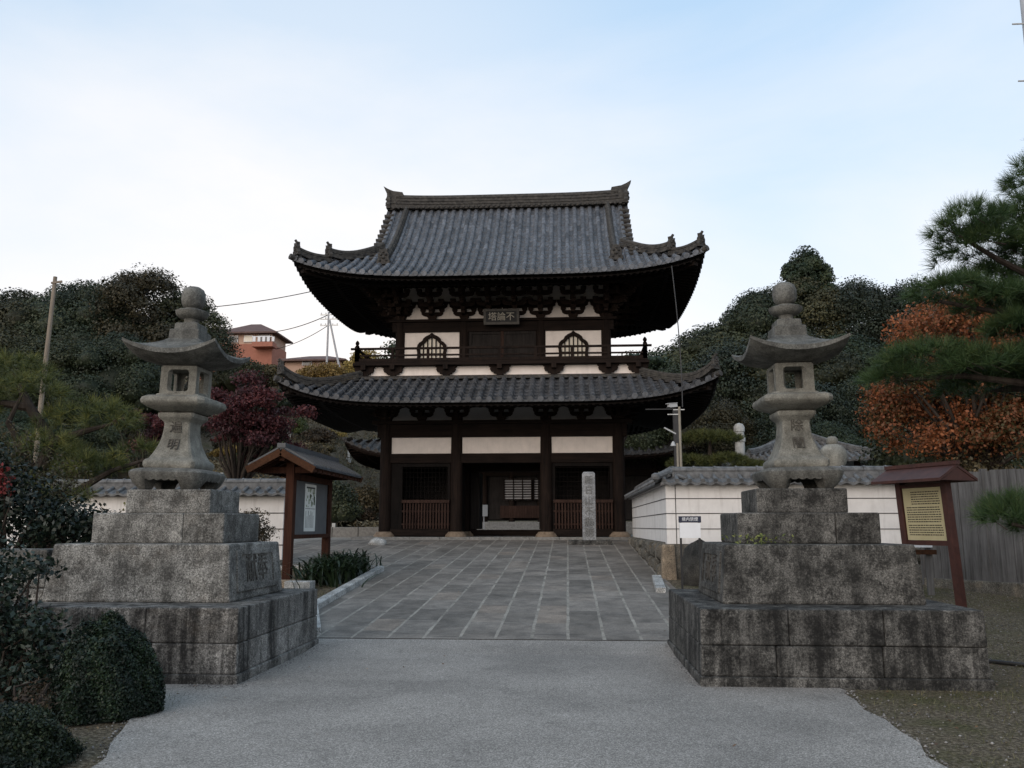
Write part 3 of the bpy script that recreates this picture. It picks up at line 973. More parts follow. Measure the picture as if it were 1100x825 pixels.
# balcony
s = MBg(); s.box(-4.98, 4.98, -3.28, 3.28, 6.84, 6.93); s.box(-4.93, 4.93, -3.24, 3.24, 6.935, 6.99)
bal = s.build('balcony', WH, gate, bevel=.01)
def rail_side(a, b_, posts):
    s = MBg()
    a = Vector(a); b_ = Vector(b_); dr = (b_ - a).normalized()
    for z, wd, ht in ((7.045, .09, .09), (7.20, .055, .055)):
        s.bar(a + Vector((0, 0, z)), b_ + Vector((0, 0, z)), wd, ht)
    s.bar(a - dr * .22 + Vector((0, 0, 7.435)), b_ + dr * .22 + Vector((0, 0, 7.436)), .075, .07)
    s.build('balcony_rail', W_, bal)
    for i in range(posts + 1):
        q = a + (b_ - a) * i / posts
        s = MBg()
        if i in (0, posts):
            s.box(q.x - .07, q.x + .07, q.y - .07, q.y + .07, 6.99, 7.50)
            s.lathe([(.065, 7.50), (.072, 7.53), (.045, 7.56), (.072, 7.62), (.06, 7.67), (.012, 7.73)], (q.x, q.y, 0), 10)
        else:
            s.box(q.x - .045, q.x + .045, q.y - .04, q.y + .04, 6.99, 7.40)
        s.build('rail_post', W_, bal)
rail_side((-4.86, -3.17, 0), (4.86, -3.17, 0), 8)
rail_side((-4.86, -3.17, 0), (-4.86, 3.17, 0), 5)
rail_side((4.86, -3.17, 0), (4.86, 3.17, 0), 5)

# upper storey
UX = [-3.63, -1.35, 1.35, 3.63]; UY = 1.95
for y in (-UY, UY):
    for x in UX:
        c_ = MBg(); c_.lathe([(.175, 6.98), (.17, 8.7)], (x, y, 0), 16); c_.build('column', W_, gate, smooth=True)
def ubox(name, x0, x1, y0, y1, z0, z1, m_): return MBg().box(x0, x1, y0, y1, z0, z1).build(name, m_, gate, bevel=.008)
for y in (-UY, UY):
    ubox('floor_beam', -3.8, 3.8, y - .11, y + .11, 6.985, 7.20, WH)
    ubox('head_beam', -3.9, 3.9, y - .12, y + .12, 8.25, 8.60, WH)
    ubox('plate_beam', -4.0, 4.0, y - .2, y + .2, 8.605, 8.70, WH)
for x in (-3.63, 3.63):
    ubox('side_wall', x - .05, x + .05, -1.8, 1.8, 6.99, 8.25, M['wood_in'])
    ubox('side_beam', x - .12, x + .12, -1.82, 1.82, 8.255, 8.595, W_)
    ubox('side_plate', x - .19, x + .19, -1.74, 1.74, 8.61, 8.695, W_)
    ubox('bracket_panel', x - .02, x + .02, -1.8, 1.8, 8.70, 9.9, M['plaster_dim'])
for y in (-UY, UY):
    ubox('bracket_panel', -3.6, 3.6, y - .02, y + .02, 8.70, 9.9, M['plaster'])
kout = [(.53, 0), (.505, .22), (.52, .36), (.535, .46), (.50, .60), (.43, .68), (.34, .73), (.30, .82), (.20, .90), (.08, .955), (0, 1.03)]
kin = [(.41, 0), (.395, .22), (.41, .36), (.42, .45), (.39, .545), (.33, .61), (.25, .66), (.20, .73), (.13, .79), (.05, .83), (0, .87)]
full = lambda h: h + [(-u, v_) for u, v_ in h[-2::-1]]
for bx in (-2.49, 2.49):
    MBg().box(bx - .97, bx + .97, -1.99, -1.93, 7.20, 8.25).build('plaster_panel', M['plaster'], gate)
    s = MBg()
    s.ring(full(kout), full(kin), lambda u, v_: Vector((bx + u, -2.07, 7.203 + v_)), lambda u, v_: Vector((bx + u, -1.98, 7.203 + v_)))
    wn_ = s.build('window', W_, gate)
    s = MBg()
    s.prism(full([(u * .99, v_ * .99) for u, v_ in kin]), lambda u, v_: Vector((bx + u, -2.0, 7.205 + v_)), lambda u, v_: Vector((bx + u, -1.985, 7.205 + v_)))
    s.build('pane', M['shoji'], wn_)
    s = MBg()
    for i in range(-2, 3):
        u = i * .148
        top = np.interp(abs(u), [p[0] for p in kin[::-1]], [p[1] for p in kin[::-1]])
        s.box(bx + u - .02, bx + u + .02, -2.045, -2.01, 7.21, 7.21 + top)
    s.box(bx - .40, bx + .40, -2.035, -2.005, 7.45, 7.49)
    s.build('window_bars', W_, wn_)
# centre doors of the upper storey
for sx2 in (-1, 1):
    x0, x1 = (-1.18, -.015) if sx2 < 0 else (.015, 1.18)
    s = MBg(); s.box(x0, x1, -1.99, -1.93, 7.20, 8.25)
    for a, b_ in ((x0, x0 + .1), (x1 - .1, x1)): s.box(a, b_, -2.02, -1.992, 7.20, 8.25)
    for z in (7.2, 7.68, 8.15): s.box(x0 + .1, x1 - .1, -2.02, -1.992, z, z + .1)
    s.build('door_leaf', M['wood_in'], gate)
MBg().box(-.05, .05, -2.05, -1.995, 7.20, 8.25).build('door_stop', M['wood_red'], gate)
# plaque
s = MBg()
tilt = lambda p: GX0(Vector((p[0], -2.35 - (p[2] - 8.45) * .30 + p[1], p[2])))
s = MB(tilt)
s.box(-.56, .56, -.02, .02, 8.47, 8.87)
pl = s.build('name_plaque', M['blackmetal'], gate)
s = MB(tilt)
s.ring([(-.62, 8.41), (.62, 8.41), (.62, 8.93), (-.62, 8.93)], [(-.535, 8.49), (.535, 8.49), (.535, 8.85), (-.535, 8.85)], lambda u, v_: Vector((u, -.06, v_)), lambda u, v_: Vector((u, .03, v_)))
s.build('plaque_frame', simple('plaque_frame_wood', (.06, .055, .05), (.11, .10, .09), 10, .7, .2), pl)
text('塔論不', .31, simple('plaque_lettering', (.36, .33, .27), (.46, .42, .36), 10, .7, 0), pl,
     at((GX, GY - 2.35 - .2 * .30 - .035, 8.665), Matrix.Rotation(R(90 + 16.7), 4, 'X')), 'lettering', .006)
# upper brackets
pb = bracket_mb(3, .40, .26)
po = bpy.data.objects.new('bracket_set', bpy.data.meshes.new('bracket_set'))
po.data.from_pydata(pb.v, [], pb.f); po.data.materials.append(M['wood_brk']); link(po, gate)
place_brackets(po, [-3.63, -2.49, -1.35, -.45, .45, 1.35, 2.49, 3.63], [-.98, 0, .98, 1.95], 3.63, UY, 8.70)
purlin(3.63 + 1.2, UY + 1.2, 9.72)
# upper roof
UHW, UHD, UZ = 6.66, 4.88, 9.52
fu_ = lambda d: .43 * d + .0815 * d * d
VG = 4.52
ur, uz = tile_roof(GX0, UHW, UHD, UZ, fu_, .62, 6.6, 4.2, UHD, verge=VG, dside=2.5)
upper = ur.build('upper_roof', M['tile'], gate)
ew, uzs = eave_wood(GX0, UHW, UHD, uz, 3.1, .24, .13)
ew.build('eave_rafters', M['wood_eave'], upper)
zr = uz(UHD, 99)
# main ridge
P = []
for i in range(25):
    u = -4.55 + 9.10 * i / 24
    P.append((u, 0, zr + .02 + .10 * (abs(u) / 4.55) ** 4))
rs = ridge_sweep(GX0, P, .44, .56, 7)
for i in range(46):
    u = -4.35 + 8.7 * i / 45
    rs.tube([(u, -.27, zr + .05), (u, .27, zr + .05)], .058, 8)
rdg = rs.build('main_ridge', M['ridge_tile'], upper)
for sx2 in (-1, 1):
    q = MBg()
    ornament(q, (sx2 * 4.49, 0, zr + .10), (sx2, 0), 1.0, horn=False)
    # upswept fin of the ridge end
    poly = [(0, -.1), (.24, -.1), (.28, .25), (.36, .55), (.50, .86), (.30, .74), (.12, .66), (-.25, .60), (-.3, .42), (0, .42)]
    q.prism(poly, lambda u, v_: Vector((sx2 * (4.28 + u), -.17, zr + .10 + v_)), lambda u, v_: Vector((sx2 * (4.28 + u), .17, zr + .10 + v_)))
    q.build('ridge_ornament', M['ridge_tile'], rdg)
# descending ridges and corner ridges, gables
for sx2 in (-1, 1):
    for sy2 in (-1, 1):
        P = []
        for i in range(17):
            d = 1.38 + (UHD - .2 - 1.38) * i / 16
            P.append((sx2 * (3.86 + .08 * (1 - i / 16)), sy2 * (UHD - d), uz(d, 2.5) + .05))
        o = ridge_sweep(GX0, P, .24, .28, 4).build('descending_ridge', M['ridge_tile'], upper)
        q = MBg(); ornament(q, Vector(P[0]) + Vector((0, sy2 * .05, -.06)), (0, sy2), .85, horn=False); q.build('ridge_ornament', M['ridge_tile'], o)
        P = corner_pts(UHW, UHD, uz, .95, 2.46, sx2, sy2, tip=.20)
        o = ridge_sweep(GX0, P, .24, .28, 4).build('corner_ridge', M['ridge_tile'], upper)
        q = MBg(); ornament(q, Vector(P[0]) + Vector((0, 0, -.04)), (sx2, sy2), .70); q.build('ridge_ornament', M['ridge_tile'], o)
        P = corner_pts(UHW, UHD, uz, .12, .98, sx2, sy2, n=8, tip=.16)
        o = ridge_sweep(GX0, P, .22, .22, 3).build('corner_ridge', M['ridge_tile'], upper)
        q = MBg(); ornament(q, Vector(P[0]) + Vector((0, 0, -.04)), (sx2, sy2), .66)
        q.tube([Vector((sx2 * (UHW - .12), sy2 * (UHD - .12), uz(0, 0) - .02)), Vector((sx2 * (UHW + .08), sy2 * (UHD + .08), uz(0, 0) + .05))], .10, 10)
        q.build('ridge_ornament', M['ridge_tile'], o)
        q = MBg()
        q.bar((sx2 * (UHW - .25), sy2 * (UHD - .25), uzs(.2, .2) - .10), (sx2 * 3.63, sy2 * UY, 9.75), .2, .28)
        q.build('hip_rafter', M['wood'], upper)
    # gable wall and bargeboards
    x = sx2 * 4.18
    prof = [(-(UHD - d), uz(d, 99) - .12) for d in np.linspace(2.3, UHD, 10)]
    prof += [(-a, z) for a, z in prof[-2::-1]]
    q = MBg(); q.prism(prof, lambda u, v_: Vector((x - .04, u, v_)), lambda u, v_: Vector((x + .04, u, v_)))
    q.build('gable', M['wood'], upper)
    q = MBg()
    xb = sx2 * 4.46
    for sy2 in (-1, 1):
        ds = np.linspace(1.75, UHD, 14)
        for d0, d1 in zip(ds, ds[1:]):
            a = Vector((xb, sy2 * (UHD - d0), uz(d0, 99) - .19)); b_ = Vector((xb, sy2 * (UHD - d1), uz(d1, 99) - .19))
            q.bar(a, b_, .08, .34)
        # verge tiles: short sleeves across the slope edge
        for d in np.arange(1.85, UHD - .1, .27):
            z = uz(d, 99) + .03
            q.cm = 1
            q.tube([(sx2 * 4.05 + sx2 * .25, sy2 * (UHD - d), z + .05), (sx2 * 4.66, sy2 * (UHD - d), z + .02)], .085, 8)
            q.cm = 0
    q.build('bargeboard', [M['wood'], M['ridge_tile']], upper)
    for y in (-.9, 0, .9):
        MBg().box(x + sx2 * .045 - .03, x + sx2 * .045 + .03, y - .09, y + .09, 11.1, zr - .35 - abs(y) * .85).build('gable_post', M['wood'], upper)

# ------------------------------------------------------------------ the hall behind the gate
HX, HY = -2.6, 60.0
hall = empty('temple_hall', (HX, HY, 1.04), 'long dark timber hall glimpsed through and behind the gate, with wide tiled roof', 'temple hall')
HT = lambda p: Vector((p[0] + HX, p[1] + HY, p[2]))
HMB = lambda: MB(HT)
hr, hz = tile_roof(HT, 10.9, 9.0, 5.72, lambda d: .40 * d + .035 * d * d, .95, 7, 4, 8.9, rib=.5, row=.6, rr=.12)
hro = hr.build('roof', M['hall_tile'], hall)
ew, hzs = eave_wood(HT, 10.9, 9.0, hz, 3.0, .22, .25, rsp=.4)
ew.build('eave_rafters', M['wood'], hro)
s = HMB()
s.box(-8, 8, -6.0, 6, 1.9, 6.3)
s.build('wall', M['wood_in'], hall)
for x in (-8, -5.3, -2.6, -.9, .9, 2.6, 5.3, 8):
    s = HMB(); s.lathe([(.2, 1.3), (.19, 6)], (x, -6.1, 0), 12); s.build('column', W_, hall)
HMB().box(-8.2, 8.2, -6.25, -6.02, 4.6, 5.0).build('beam', WH, hall)
# lattice window lit by grey paper
for x0, x1 in ((-1.35, .35), (.50, 1.35)):
    s = HMB(); s.box(x0, x1, -6.32, -6.27, 3.1, 4.4); wq = s.build('window', M['plaster_dim'], hall)
    s = HMB()
    for i in range(9):
        z = 3.14 + 1.22 * i / 8
        s.box(x0, x1, -6.36, -6.325, z - .030, z + .030)
    for i in range(4):
        x = x0 + (x1 - x0) * i / 3; s.box(x - .03, x + .03, -6.385, -6.362, 3.1, 4.4)
    s.build('window_bars', W_, wq)
HMB().box(-1.6, 1.6, -6.3, -6.1, 2.0, 2.75).build('dado_panel', M['wood_red'], hall)
s = HMB()
for i in range(3):
    s.box(-3.2, 3.4, -8.6 + i * .5, -6.4, 1.03 + i * .24, 1.27 + i * .24)
s.build('stone_steps', M['step_stone'], hall, bevel=.015)
HMB().box(-9, 9, -7.0, 6.5, 1.0, 1.75).build('stone_platform', M['step_stone'], hall, bevel=.02)

# white sign standing in the gateway
sg = empty('signpost', (-3.70, 38.0, 1.04), 'small white sign on a thin white post seen through the gateway', 'sign')
MB().box(-3.72, -3.68, 37.98, 38.02, 1.04, 2.0).build('post', M['railwhite'], sg)
s = MB(); s.box(-3.87, -3.53, 37.95, 37.975, 1.92, 2.42); s.build('sign_plate', M['signwhite'], sg)

# ------------------------------------------------------------------ lantern pedestals
def stone_block(x0, x1, y0, y1, z0, z1, bat=0.0, cuts_x=(), courses=(), gap=.004, seed=0):
    """course(s) of squared blocks with thin joints"""
    rr_ = random.Random(seed)
    s = MB()
    zs_ = [z0] + list(courses) + [z1]
    for ci in range(len(zs_) - 1):
        za, zb = zs_[ci] + (gap / 2 if ci else 0), zs_[ci + 1] - (gap / 2 if ci < len(zs_) - 2 else 0)
        ba, bb = bat * (za - z0) / (z1 - z0), bat * (zb - z0) / (z1 - z0)
        cx_ = [c_ + (rr_.uniform(-.12, .12) if len(zs_) > 2 else 0) for c_ in cuts_x]
        e = [x0] + cx_ + [x1]
        for i in range(len(e) - 1):
            l0 = e[i] + (gap / 2 if i else 0); r0 = e[i + 1] - (gap / 2 if i < len(e) - 2 else 0)
            j = rr_.uniform(-.006, .006); s.tone = rr_.uniform(-.2, .2)
            b_ = (l0 + (ba if i == 0 else 0), r0 - (ba if i == len(e) - 2 else 0), y0 + ba + j, y1 - ba, za)
            t_ = (l0 + (bb if i == 0 else 0), r0 - (bb if i == len(e) - 2 else 0), y0 + bb + j, y1 - bb, zb)
            s.frus(b_, t_)
    return s

def pedestal(px, py, ml, mlow, label, side, words):
    p = empty('lantern_pedestal', (px, py, 0), label, 'pedestal', 'stepped granite pedestals of the two lanterns')
    a = (px - 1.31, px + 1.31, py - 1.45, py + 1.2)
    stone_block(*a, .10, .71, 0.012, (px - .55, px + .45), (.38,), seed=3 + int(px > 0)).build('base_tier', mlow, p, bevel=.014)
    MB().box(a[0] - .02, a[1] + .02, a[2] - .02, a[3] + .02, -.05, .10).build('footing', mlow, p, bevel=.015)
    b_ = (px - 1.0, px + 1.0, py - .92, py + .74)
    s = stone_block(*b_, .71, 1.30, .055)
    mt = s.build('middle_tier', ml, p, bevel=.02)
    # sunken inscription panel on the face towards the path
    fx = b_[1] if side > 0 else b_[0]
    bat = lambda z: side * (-.055 * (z - .71) / .59 + .002)
    yc = (b_[2] + b_[3]) / 2
    s = MB()
    s.ring([(-.62, .80), (.62, .80), (.60, 1.23), (-.60, 1.23)], [(-.50, .86), (.50, .86), (.485, 1.18), (-.485, 1.18)],
           lambda u, v_: Vector((fx + bat(v_) - side * .03, yc + u, v_)), lambda u, v_: Vector((fx + bat(v_) + side * .014, yc + u, v_)))
    s.build('panel_border', ml, mt, bevel=.005)
    tilt_ = R(90 - 5.3)
    rot = Matrix.Rotation(R(90 * side), 4, 'Z') @ Matrix.Rotation(tilt_, 4, 'X')
    text(words, .34, M['cut'], mt, at((fx + bat(1.02) + side * .004, yc, 1.02), rot), 'carved_lettering', .004)
    stone_block(px - .74, px + .74, py - .52, py + .55, 1.30, 1.625, 0, (px + .28,)).build('upper_tier', ml, p, bevel=.018)
    stone_block(px - .485, px + .485, py - .32, py + .55, 1.625, 1.89, 0).build('top_block', M['pedestal'] if px < 0 else ml, p, bevel=.016)
    return p
pedestal(-4.45, 9.68, M['pedestal'], M['pedestal_low'], 'paler grey stepped granite pedestal under the lantern on the left side of the path', 1, '献奉')
pedestal(2.54, 9.88, M['pedestal_dark'], M['pedestal_dark_low'], 'darker sooty stepped granite pedestal under the lantern on the right side of the path', -1, '献奉')

# ------------------------------------------------------------------ stone lanterns
def lantern(px, py, label, words, seed):
    z0 = 1.89
    l = empty('stone_lantern', (px, py, z0), label, 'stone lantern', 'pair of tall stone lanterns')
    xf = lambda p: Vector((p[0] + px, p[1] + py, p[2] + z0))
    T = lambda: MB(xf)
    # scalloped foot with arched openings between four corner feet
    s = T(); n = 96; V = []; F = []
    def rad(th, h): # rounded square
        c_, s_ = abs(math.cos(th)), abs(math.sin(th)); p_ = 5.0
        return h / (c_ ** p_ + s_ ** p_) ** (1 / p_)
    prof = [(.26, .31, 0), (.36, .300, 0), (.43, .272, 0), (.452, .240, 0), (.448, .192, 0), (.41, .09, 1), (.345, .0, 1), (.27, .0, 1), (.25, .10, 1), (.20, .16, 0)]
    for i_, (h, z, wgt) in enumerate(prof):
        z *= .80
        for k in range(n):
            th = 2 * math.pi * k / n
            cw = abs(math.sin(2 * th)) ** 1.4
            wq_ = max(0, min(1, (cw - .66) / .24)); wq_ = wq_ * wq_ * (3 - 2 * wq_)
            arch = (1 - wq_) * max(0, .105 + .010 * math.cos(th * 32) - z) * wgt
            hh_ = h + ((1 - wq_) * max(0, .43 - h) * .8 if wgt and i_ in (5, 6) else 0)
            V.append((rad(th, hh_) * math.cos(th), rad(th, hh_) * math.sin(th), z + arch))
    for i in range(len(prof) - 1):
        for k in range(n): F.append((i * n + k, i * n + (k + 1) % n, (i + 1) * n + (k + 1) % n, (i + 1) * n + k))
    F.append(tuple(range(n - 1, -1, -1))); F.append(tuple(range((len(prof) - 1) * n, len(prof) * n)))
    s.add(V, [f[::-1] for f in F]); s.build('foot', M['lantern_roof'], l, smooth=True)
    # flared shaft
    s = T(); pr = [(.29, .305), (.305, .33), (.305, .37), (.285, .395)]
    for i in range(11):
        q = i / 10
        pr.append((.262 - .107 * (1 - (1 - q) ** 2.2), .405 + q * .37))
    pr += [(.165, .80), (.20, .83), (.215, .85), (.215, .885), (.18, .90)]
    pr = [(a, .246 + (b_ - .305) * (.654 / .595)) for a, b_ in pr]
    s.sq(pr, rnd=.10); o = s.build('shaft', M['lantern'], l, smooth=True)
    rot = FACING
    text(words[0], .15, M['cut'], o, Matrix.Translation(xf((0, -.166, .72))) @ Matrix.Rotation(R(90 - 4), 4, 'X'), 'carved_lettering', .004)
    text(words[1], .15, M['cut'], o, Matrix.Translation(xf((0, -.204, .515))) @ Matrix.Rotation(R(90 - 23), 4, 'X'), 'carved_lettering', .004)
    # platform
    s = T(); s.sq([(.18, .895), (.23, .91), (.32, .945), (.372, .985), (.382, 1.02), (.37, 1.055), (.335, 1.075), (.26, 1.085), (.25, 1.105), (.22, 1.11)], rnd=.16)
    s.build('platform', M['lantern'], l, smooth=True)
    # fire box with four openings
    s = T(); h = .215
    def rsq(a, b_, r_, zc):
        P = []
        for cx_, cz_, t0 in ((a - r_, b_ - r_, 0), (-a + r_, b_ - r_, 90), (-a + r_, -b_ + r_, 180), (a - r_, -b_ + r_, 270)):
            for k in range(4):
                th = R(t0 + k * 30); P.append((cx_ + r_ * math.cos(th), zc + cz_ + r_ * math.sin(th)))
        return P
    zc = 1.265; hz_ = .158
    def rect16(a, b_, zc):
        P = []
        for sx_2, sz2 in ((1, 1), (-1, 1), (-1, -1), (1, -1)):
            P += [(sx_2 * a, zc + sz2 * b_)] * 4
        return P
    for a in (0, 90, 180, 270):
        m_ = Matrix.Rotation(R(a), 4, 'Z')
        s.ring(rect16(h - .001, hz_, zc), rsq(.128, .128, .040, zc), lambda u, v_: m_ @ Vector((u, -h, v_)), lambda u, v_: m_ @ Vector((u * .78, -h + .05, v_)))
    s.box(-h + .01, h - .01, -h + .01, h - .01, 1.09, 1.12); s.box(-h + .01, h - .01, -h + .01, h - .01, 1.41, 1.44)
    s.build('fire_box', M['lantern'], l)
    # roof
    s = T(); n = 25; V = []
    def ztop(a, b_):
        r_ = max(abs(a), abs(b_)); q = (abs(a) * abs(b_)) / max(r_ * r_, 1e-6) if r_ > 0 else 0
        base = 1.80 - .215 * max(0, (r_ - .3) / .7) ** .68
        return base + .115 * (abs(a * b_)) ** 2.2 * r_
    def zbot(a, b_):
        r_ = max(abs(a), abs(b_))
        return min(1.425 + .105 * r_ ** 1.5 + .135 * (abs(a * b_)) ** 2.2 * r_, ztop(a, b_) - .03)
    hw_ = .545
    for fn in (ztop, zbot):
        for i in range(n):
            for j in range(n):
                a, b_ = -1 + 2 * i / (n - 1), -1 + 2 * j / (n - 1)
                k = 1 - .045 * (1 - (abs(a * b_)) ** .8) * max(abs(a), abs(b_))
                V.append((a * hw_ * k, b_ * hw_ * k, fn(a, b_)))
    F = []
    for q in range(2):
        for i in range(n - 1):
            for j in range(n - 1):
                f = (q * n * n + i * n + j, q * n * n + (i + 1) * n + j, q * n * n + (i + 1) * n + j + 1, q * n * n + i * n + j + 1)
                F.append(f if q == 0 else f[::-1])
    bd = [i * n for i in range(n)] + [(n - 1) * n + j for j in range(1, n)] + [i * n + n - 1 for i in range(n - 2, -1, -1)] + [j for j in range(n - 2, 0, -1)]
    for i in range(len(bd)):
        a, b_ = bd[i], bd[(i + 1) % len(bd)]
        F.append((a, n * n + a, n * n + b_, b_))
    s.add(V, F); ro = s.build('roof', M['lantern_roof'], l, smooth=True)
    s = T(); s.sq([(.185, 1.76), (.18, 1.885), (.165, 1.89)], rnd=.06); s.sq([(.145, 1.885), (.14, 1.965), (.125, 1.975)], rnd=.08)
    s.build('neck_block', M['lantern_roof'], l, bevel=.01)
    s = T(); s.lathe([(.085, 1.97), (.08, 2.01), (.09, 2.035), (.15, 2.055), (.185, 2.09), (.195, 2.13), (.175, 2.14), (.10, 2.135), (.085, 2.15), (.085, 2.175), (.105, 2.185), (.13, 2.225), (.14, 2.285), (.137, 2.35), (.115, 2.405), (.07, 2.435), (.02, 2.445)], n=24)
    s.build('finial', M['lantern_roof'], l, smooth=True)
    return l
ll = lantern(-4.53, 9.75, 'stone lantern with wide upturned roof carved 遍明, in front of the red maple', '遍明', 1)
rl = lantern(2.61, 10.02, 'stone lantern with wide upturned roof carved 除闇, beside the white wall', '除闇', 2)
ll.rotation_euler = (0, R(1.3), R(0)); rl.rotation_euler = (0, R(-.6), 0)

# ------------------------------------------------------------------ white boundary walls
def wall_tiles(s, a, b_, z, hw_, n_out, rise=.22, sp=.30):
    """small tiled coping from a to b_, both sides"""
    a = Vector((*a, 0)); b_ = Vector((*b_, 0)); d = (b_ - a); L_ = d.length; d.normalize(); r = Vector((d.y, -d.x, 0))
    n = max(1, int(L_ / sp))
    for sg2 in (1, -1):
        for i in range(n):
            u0, u1 = L_ * i / n, L_ * (i + 1) / n
            V = []
            K = 5
            for q in (0.0, 1.0):
                for k in range(K):
                    t_ = k / (K - 1)
                    zz = z + rise * (1 - q) + .026 * math.sin(t_ * 2 * math.pi) * (1 if q else .6)
                    p = a + d * (u0 + (u1 - u0) * t_) + r * sg2 * (hw_ * q + .04)
                    V.append((p.x, p.y, zz))
            for k in range(K):
                x, y, zz = V[K + k]; V.append((x, y, zz - .055))
            s.add(V, [(k, k + 1, K + k + 1, K + k) for k in range(K - 1)] + [(K + k, K + k + 1, 2 * K + k + 1, 2 * K + k) for k in range(K - 1)])
            p = a + d * (u0 + .02) + r * sg2 * (hw_ + .05)
            # round end cap
            m0 = a + d * (u0 + (u1 - u0) * .22) + r * sg2 * (hw_ + .055); m1 = m0 - r * sg2 * hw_ * .95
            s.tube([(m0.x, m0.y, z + .028), (m1.x, m1.y, z + rise + .02)], .042, 8)
def wall_ridge(s, a, b_, z):
    s.bar((*a, z + .05), (*b_, z + .051), .26, .10)
    s.bar((*a, z + .125), (*b_, z + .126), .20, .05)
    a = Vector((*a, z + .19)); b_ = Vector((*b_, z + .19)); n = max(1, int((b_ - a).length / .42))
    for i in range(n):
        p = a.lerp(b_, i / n); q = a.lerp(b_, (i + 1) / n)
        s.tube([p, q], [.085, .078], 10); s.tube([p, p.lerp(q, .09)], .097, 10)

wr = empty('boundary_wall', (2.05, 17.8, .4), 'white plastered wall with grey tile coping on a rubble base, right of the gate', 'wall')
s = MB()
s.box(2.0, 7.3, 17.82, 18.12, 1.13, 2.32)
s.box(2.0, 2.30, 18.12, 27.2, 1.16, 2.32)
wb = s.build('wall', M['wallwhite'], wr)
s = MB()
for z in (1.43, 1.74, 2.04):
    s.box(1.996, 7.3, 17.812, 17.822, z - .008, z + .008); s.box(1.990, 2.0, 17.812, 27.2, z - .008, z + .008)
s.box(2.185, 2.20, 17.813, 17.823, 1.13, 2.31)
s.build('wall_line', M['groove'], wb)
s = MB(); s.box(1.90, 7.3, 17.72, 18.22, 2.315, 2.37); s.box(1.90, 2.40, 18.22, 27.3, 2.315, 2.37)
s.build('eave_board', M['plaster_dim'], wr)
s = MB()
wall_tiles(s, (1.9, 17.97), (7.3, 17.97), 2.37, .33, 1, .13, .25); wall_tiles(s, (2.15, 17.75), (2.15, 27.3), 2.37, .33, 1, .13, .25)
wall_ridge(s, (2.15, 17.97), (7.3, 17.97), 2.43); wall_ridge(s, (2.15, 18.0), (2.15, 27.3), 2.432)
s.tube([(1.80, 17.6, 2.47), (1.95, 17.76, 2.53), (2.15, 17.97, 2.62)], [.065, .075, .08], 10)
s.lathe([(.02, -.08), (.08, -.05), (.09, 0), (.08, .05), (.02, .08)], (1.78, 17.58, 2.47), 10)
s.build('tile_coping', M['wall_tile'], wr)
# rubble base, individual rounded stones in one course-work mesh
rr_ = random.Random(8)
def rubble(s, a, b_, z0a, z0b, z1, out, th=.12):
    a = Vector(a); b_ = Vector(b_); d = (b_ - a); L_ = d.length; d.normalize()
    u = 0
    while u < L_:
        wd = rr_.uniform(.32, .62); u1 = min(L_, u + wd)
        zb = z0a + (z0b - z0a) * u / L_ - .05
        zz = zb
        while zz < z1 - .02:
            hh_ = rr_.uniform(.2, .42); z2 = min(z1, zz + hh_)
            if z1 - z2 < .12: z2 = z1
            j = rr_.uniform(0, .06)
            p = a + d * ((u + u1) / 2)
            o_2 = Vector(out)
            c_ = Vector((p.x, p.y, (zz + z2) / 2))
            V = []; n = 9
            for ring_, kk in ((1.0, 0.0), (.92, .6), (.55, 1.0)):
                for k in range(n):
                    th_ = 2 * math.pi * k / n
                    e = 1 / max(abs(math.cos(th_)), abs(math.sin(th_))) ** .75
                    q = c_ + d * (math.cos(th_) * (u1 - u) / 2 * e * ring_ * .97) + Vector((0, 0, math.sin(th_) * (z2 - zz) / 2 * e * ring_ * .97)) + o_2 * (kk * (th + j) - .02)
                    V.append(q)
            F = [(i * n + k, i * n + (k + 1) % n, (i + 1) * n + (k + 1) % n, (i + 1) * n + k) for i in range(2) for k in range(n)] + [tuple(range(2 * n, 3 * n))]
            s.add(V, F)
            zz = z2
        u = u1
s = MB()
rubble(s, (2.25, 17.80, 0), (7.3, 17.80, 0), .42, .42, 1.13, (0, -1, 0))
rubble(s, (1.97, 27.2, 0), (1.97, 18.1, 0), .98, .45, 1.16, (-1, 0, 0))
s.box(2.0, 7.3, 17.83, 18.3, .3, 1.125); s.box(2.0, 2.5, 18.3, 27.2, .3, 1.15)
s.build('rubble_base', M['rubble'], wr, smooth=True)
s = MB(); s.frus((1.85, 2.17, 17.67, 18.0, .36), (1.89, 2.14, 17.71, 17.98, 1.12))
s.build('corner_stone', M['tanstone'], wr, bevel=.04)

wl = empty('boundary_wall', (-6.7, 20, .5), 'white plastered wall with grey tile coping behind the shrubs on the left', 'wall')
s = MB(); s.box(-17, -6.68, 20, 20.3, .45, 2.18); wb = s.build('wall', M['wallwhite'], wl)
s = MB()
for z in (1.05, 1.42, 1.79):
    s.box(-17, -6.68, 19.992, 20.002, z - .011, z + .011); s.box(-6.682, -6.672, 19.992, 20.3, z - .011, z + .011)
s.build('wall_line', M['groove'], wb)
s = MB(); s.box(-17, -6.6, 19.9, 20.4, 2.175, 2.23); s.build('eave_board', M['plaster_dim'], wl)
s = MB(); wall_tiles(s, (-17, 20.15), (-6.55, 20.15), 2.25, .36, 1, .14, .27); wall_ridge(s, (-17, 20.15), (-6.5, 20.15), 2.34)
s.build('tile_coping', M['wall_tile'], wl)
s = MB(); rubble(s, (-17, 19.98, 0), (-6.6, 19.98, 0), .5, .5, .72, (0, -1, 0)); s.build('rubble_base', M['rubble'], wl, smooth=True)

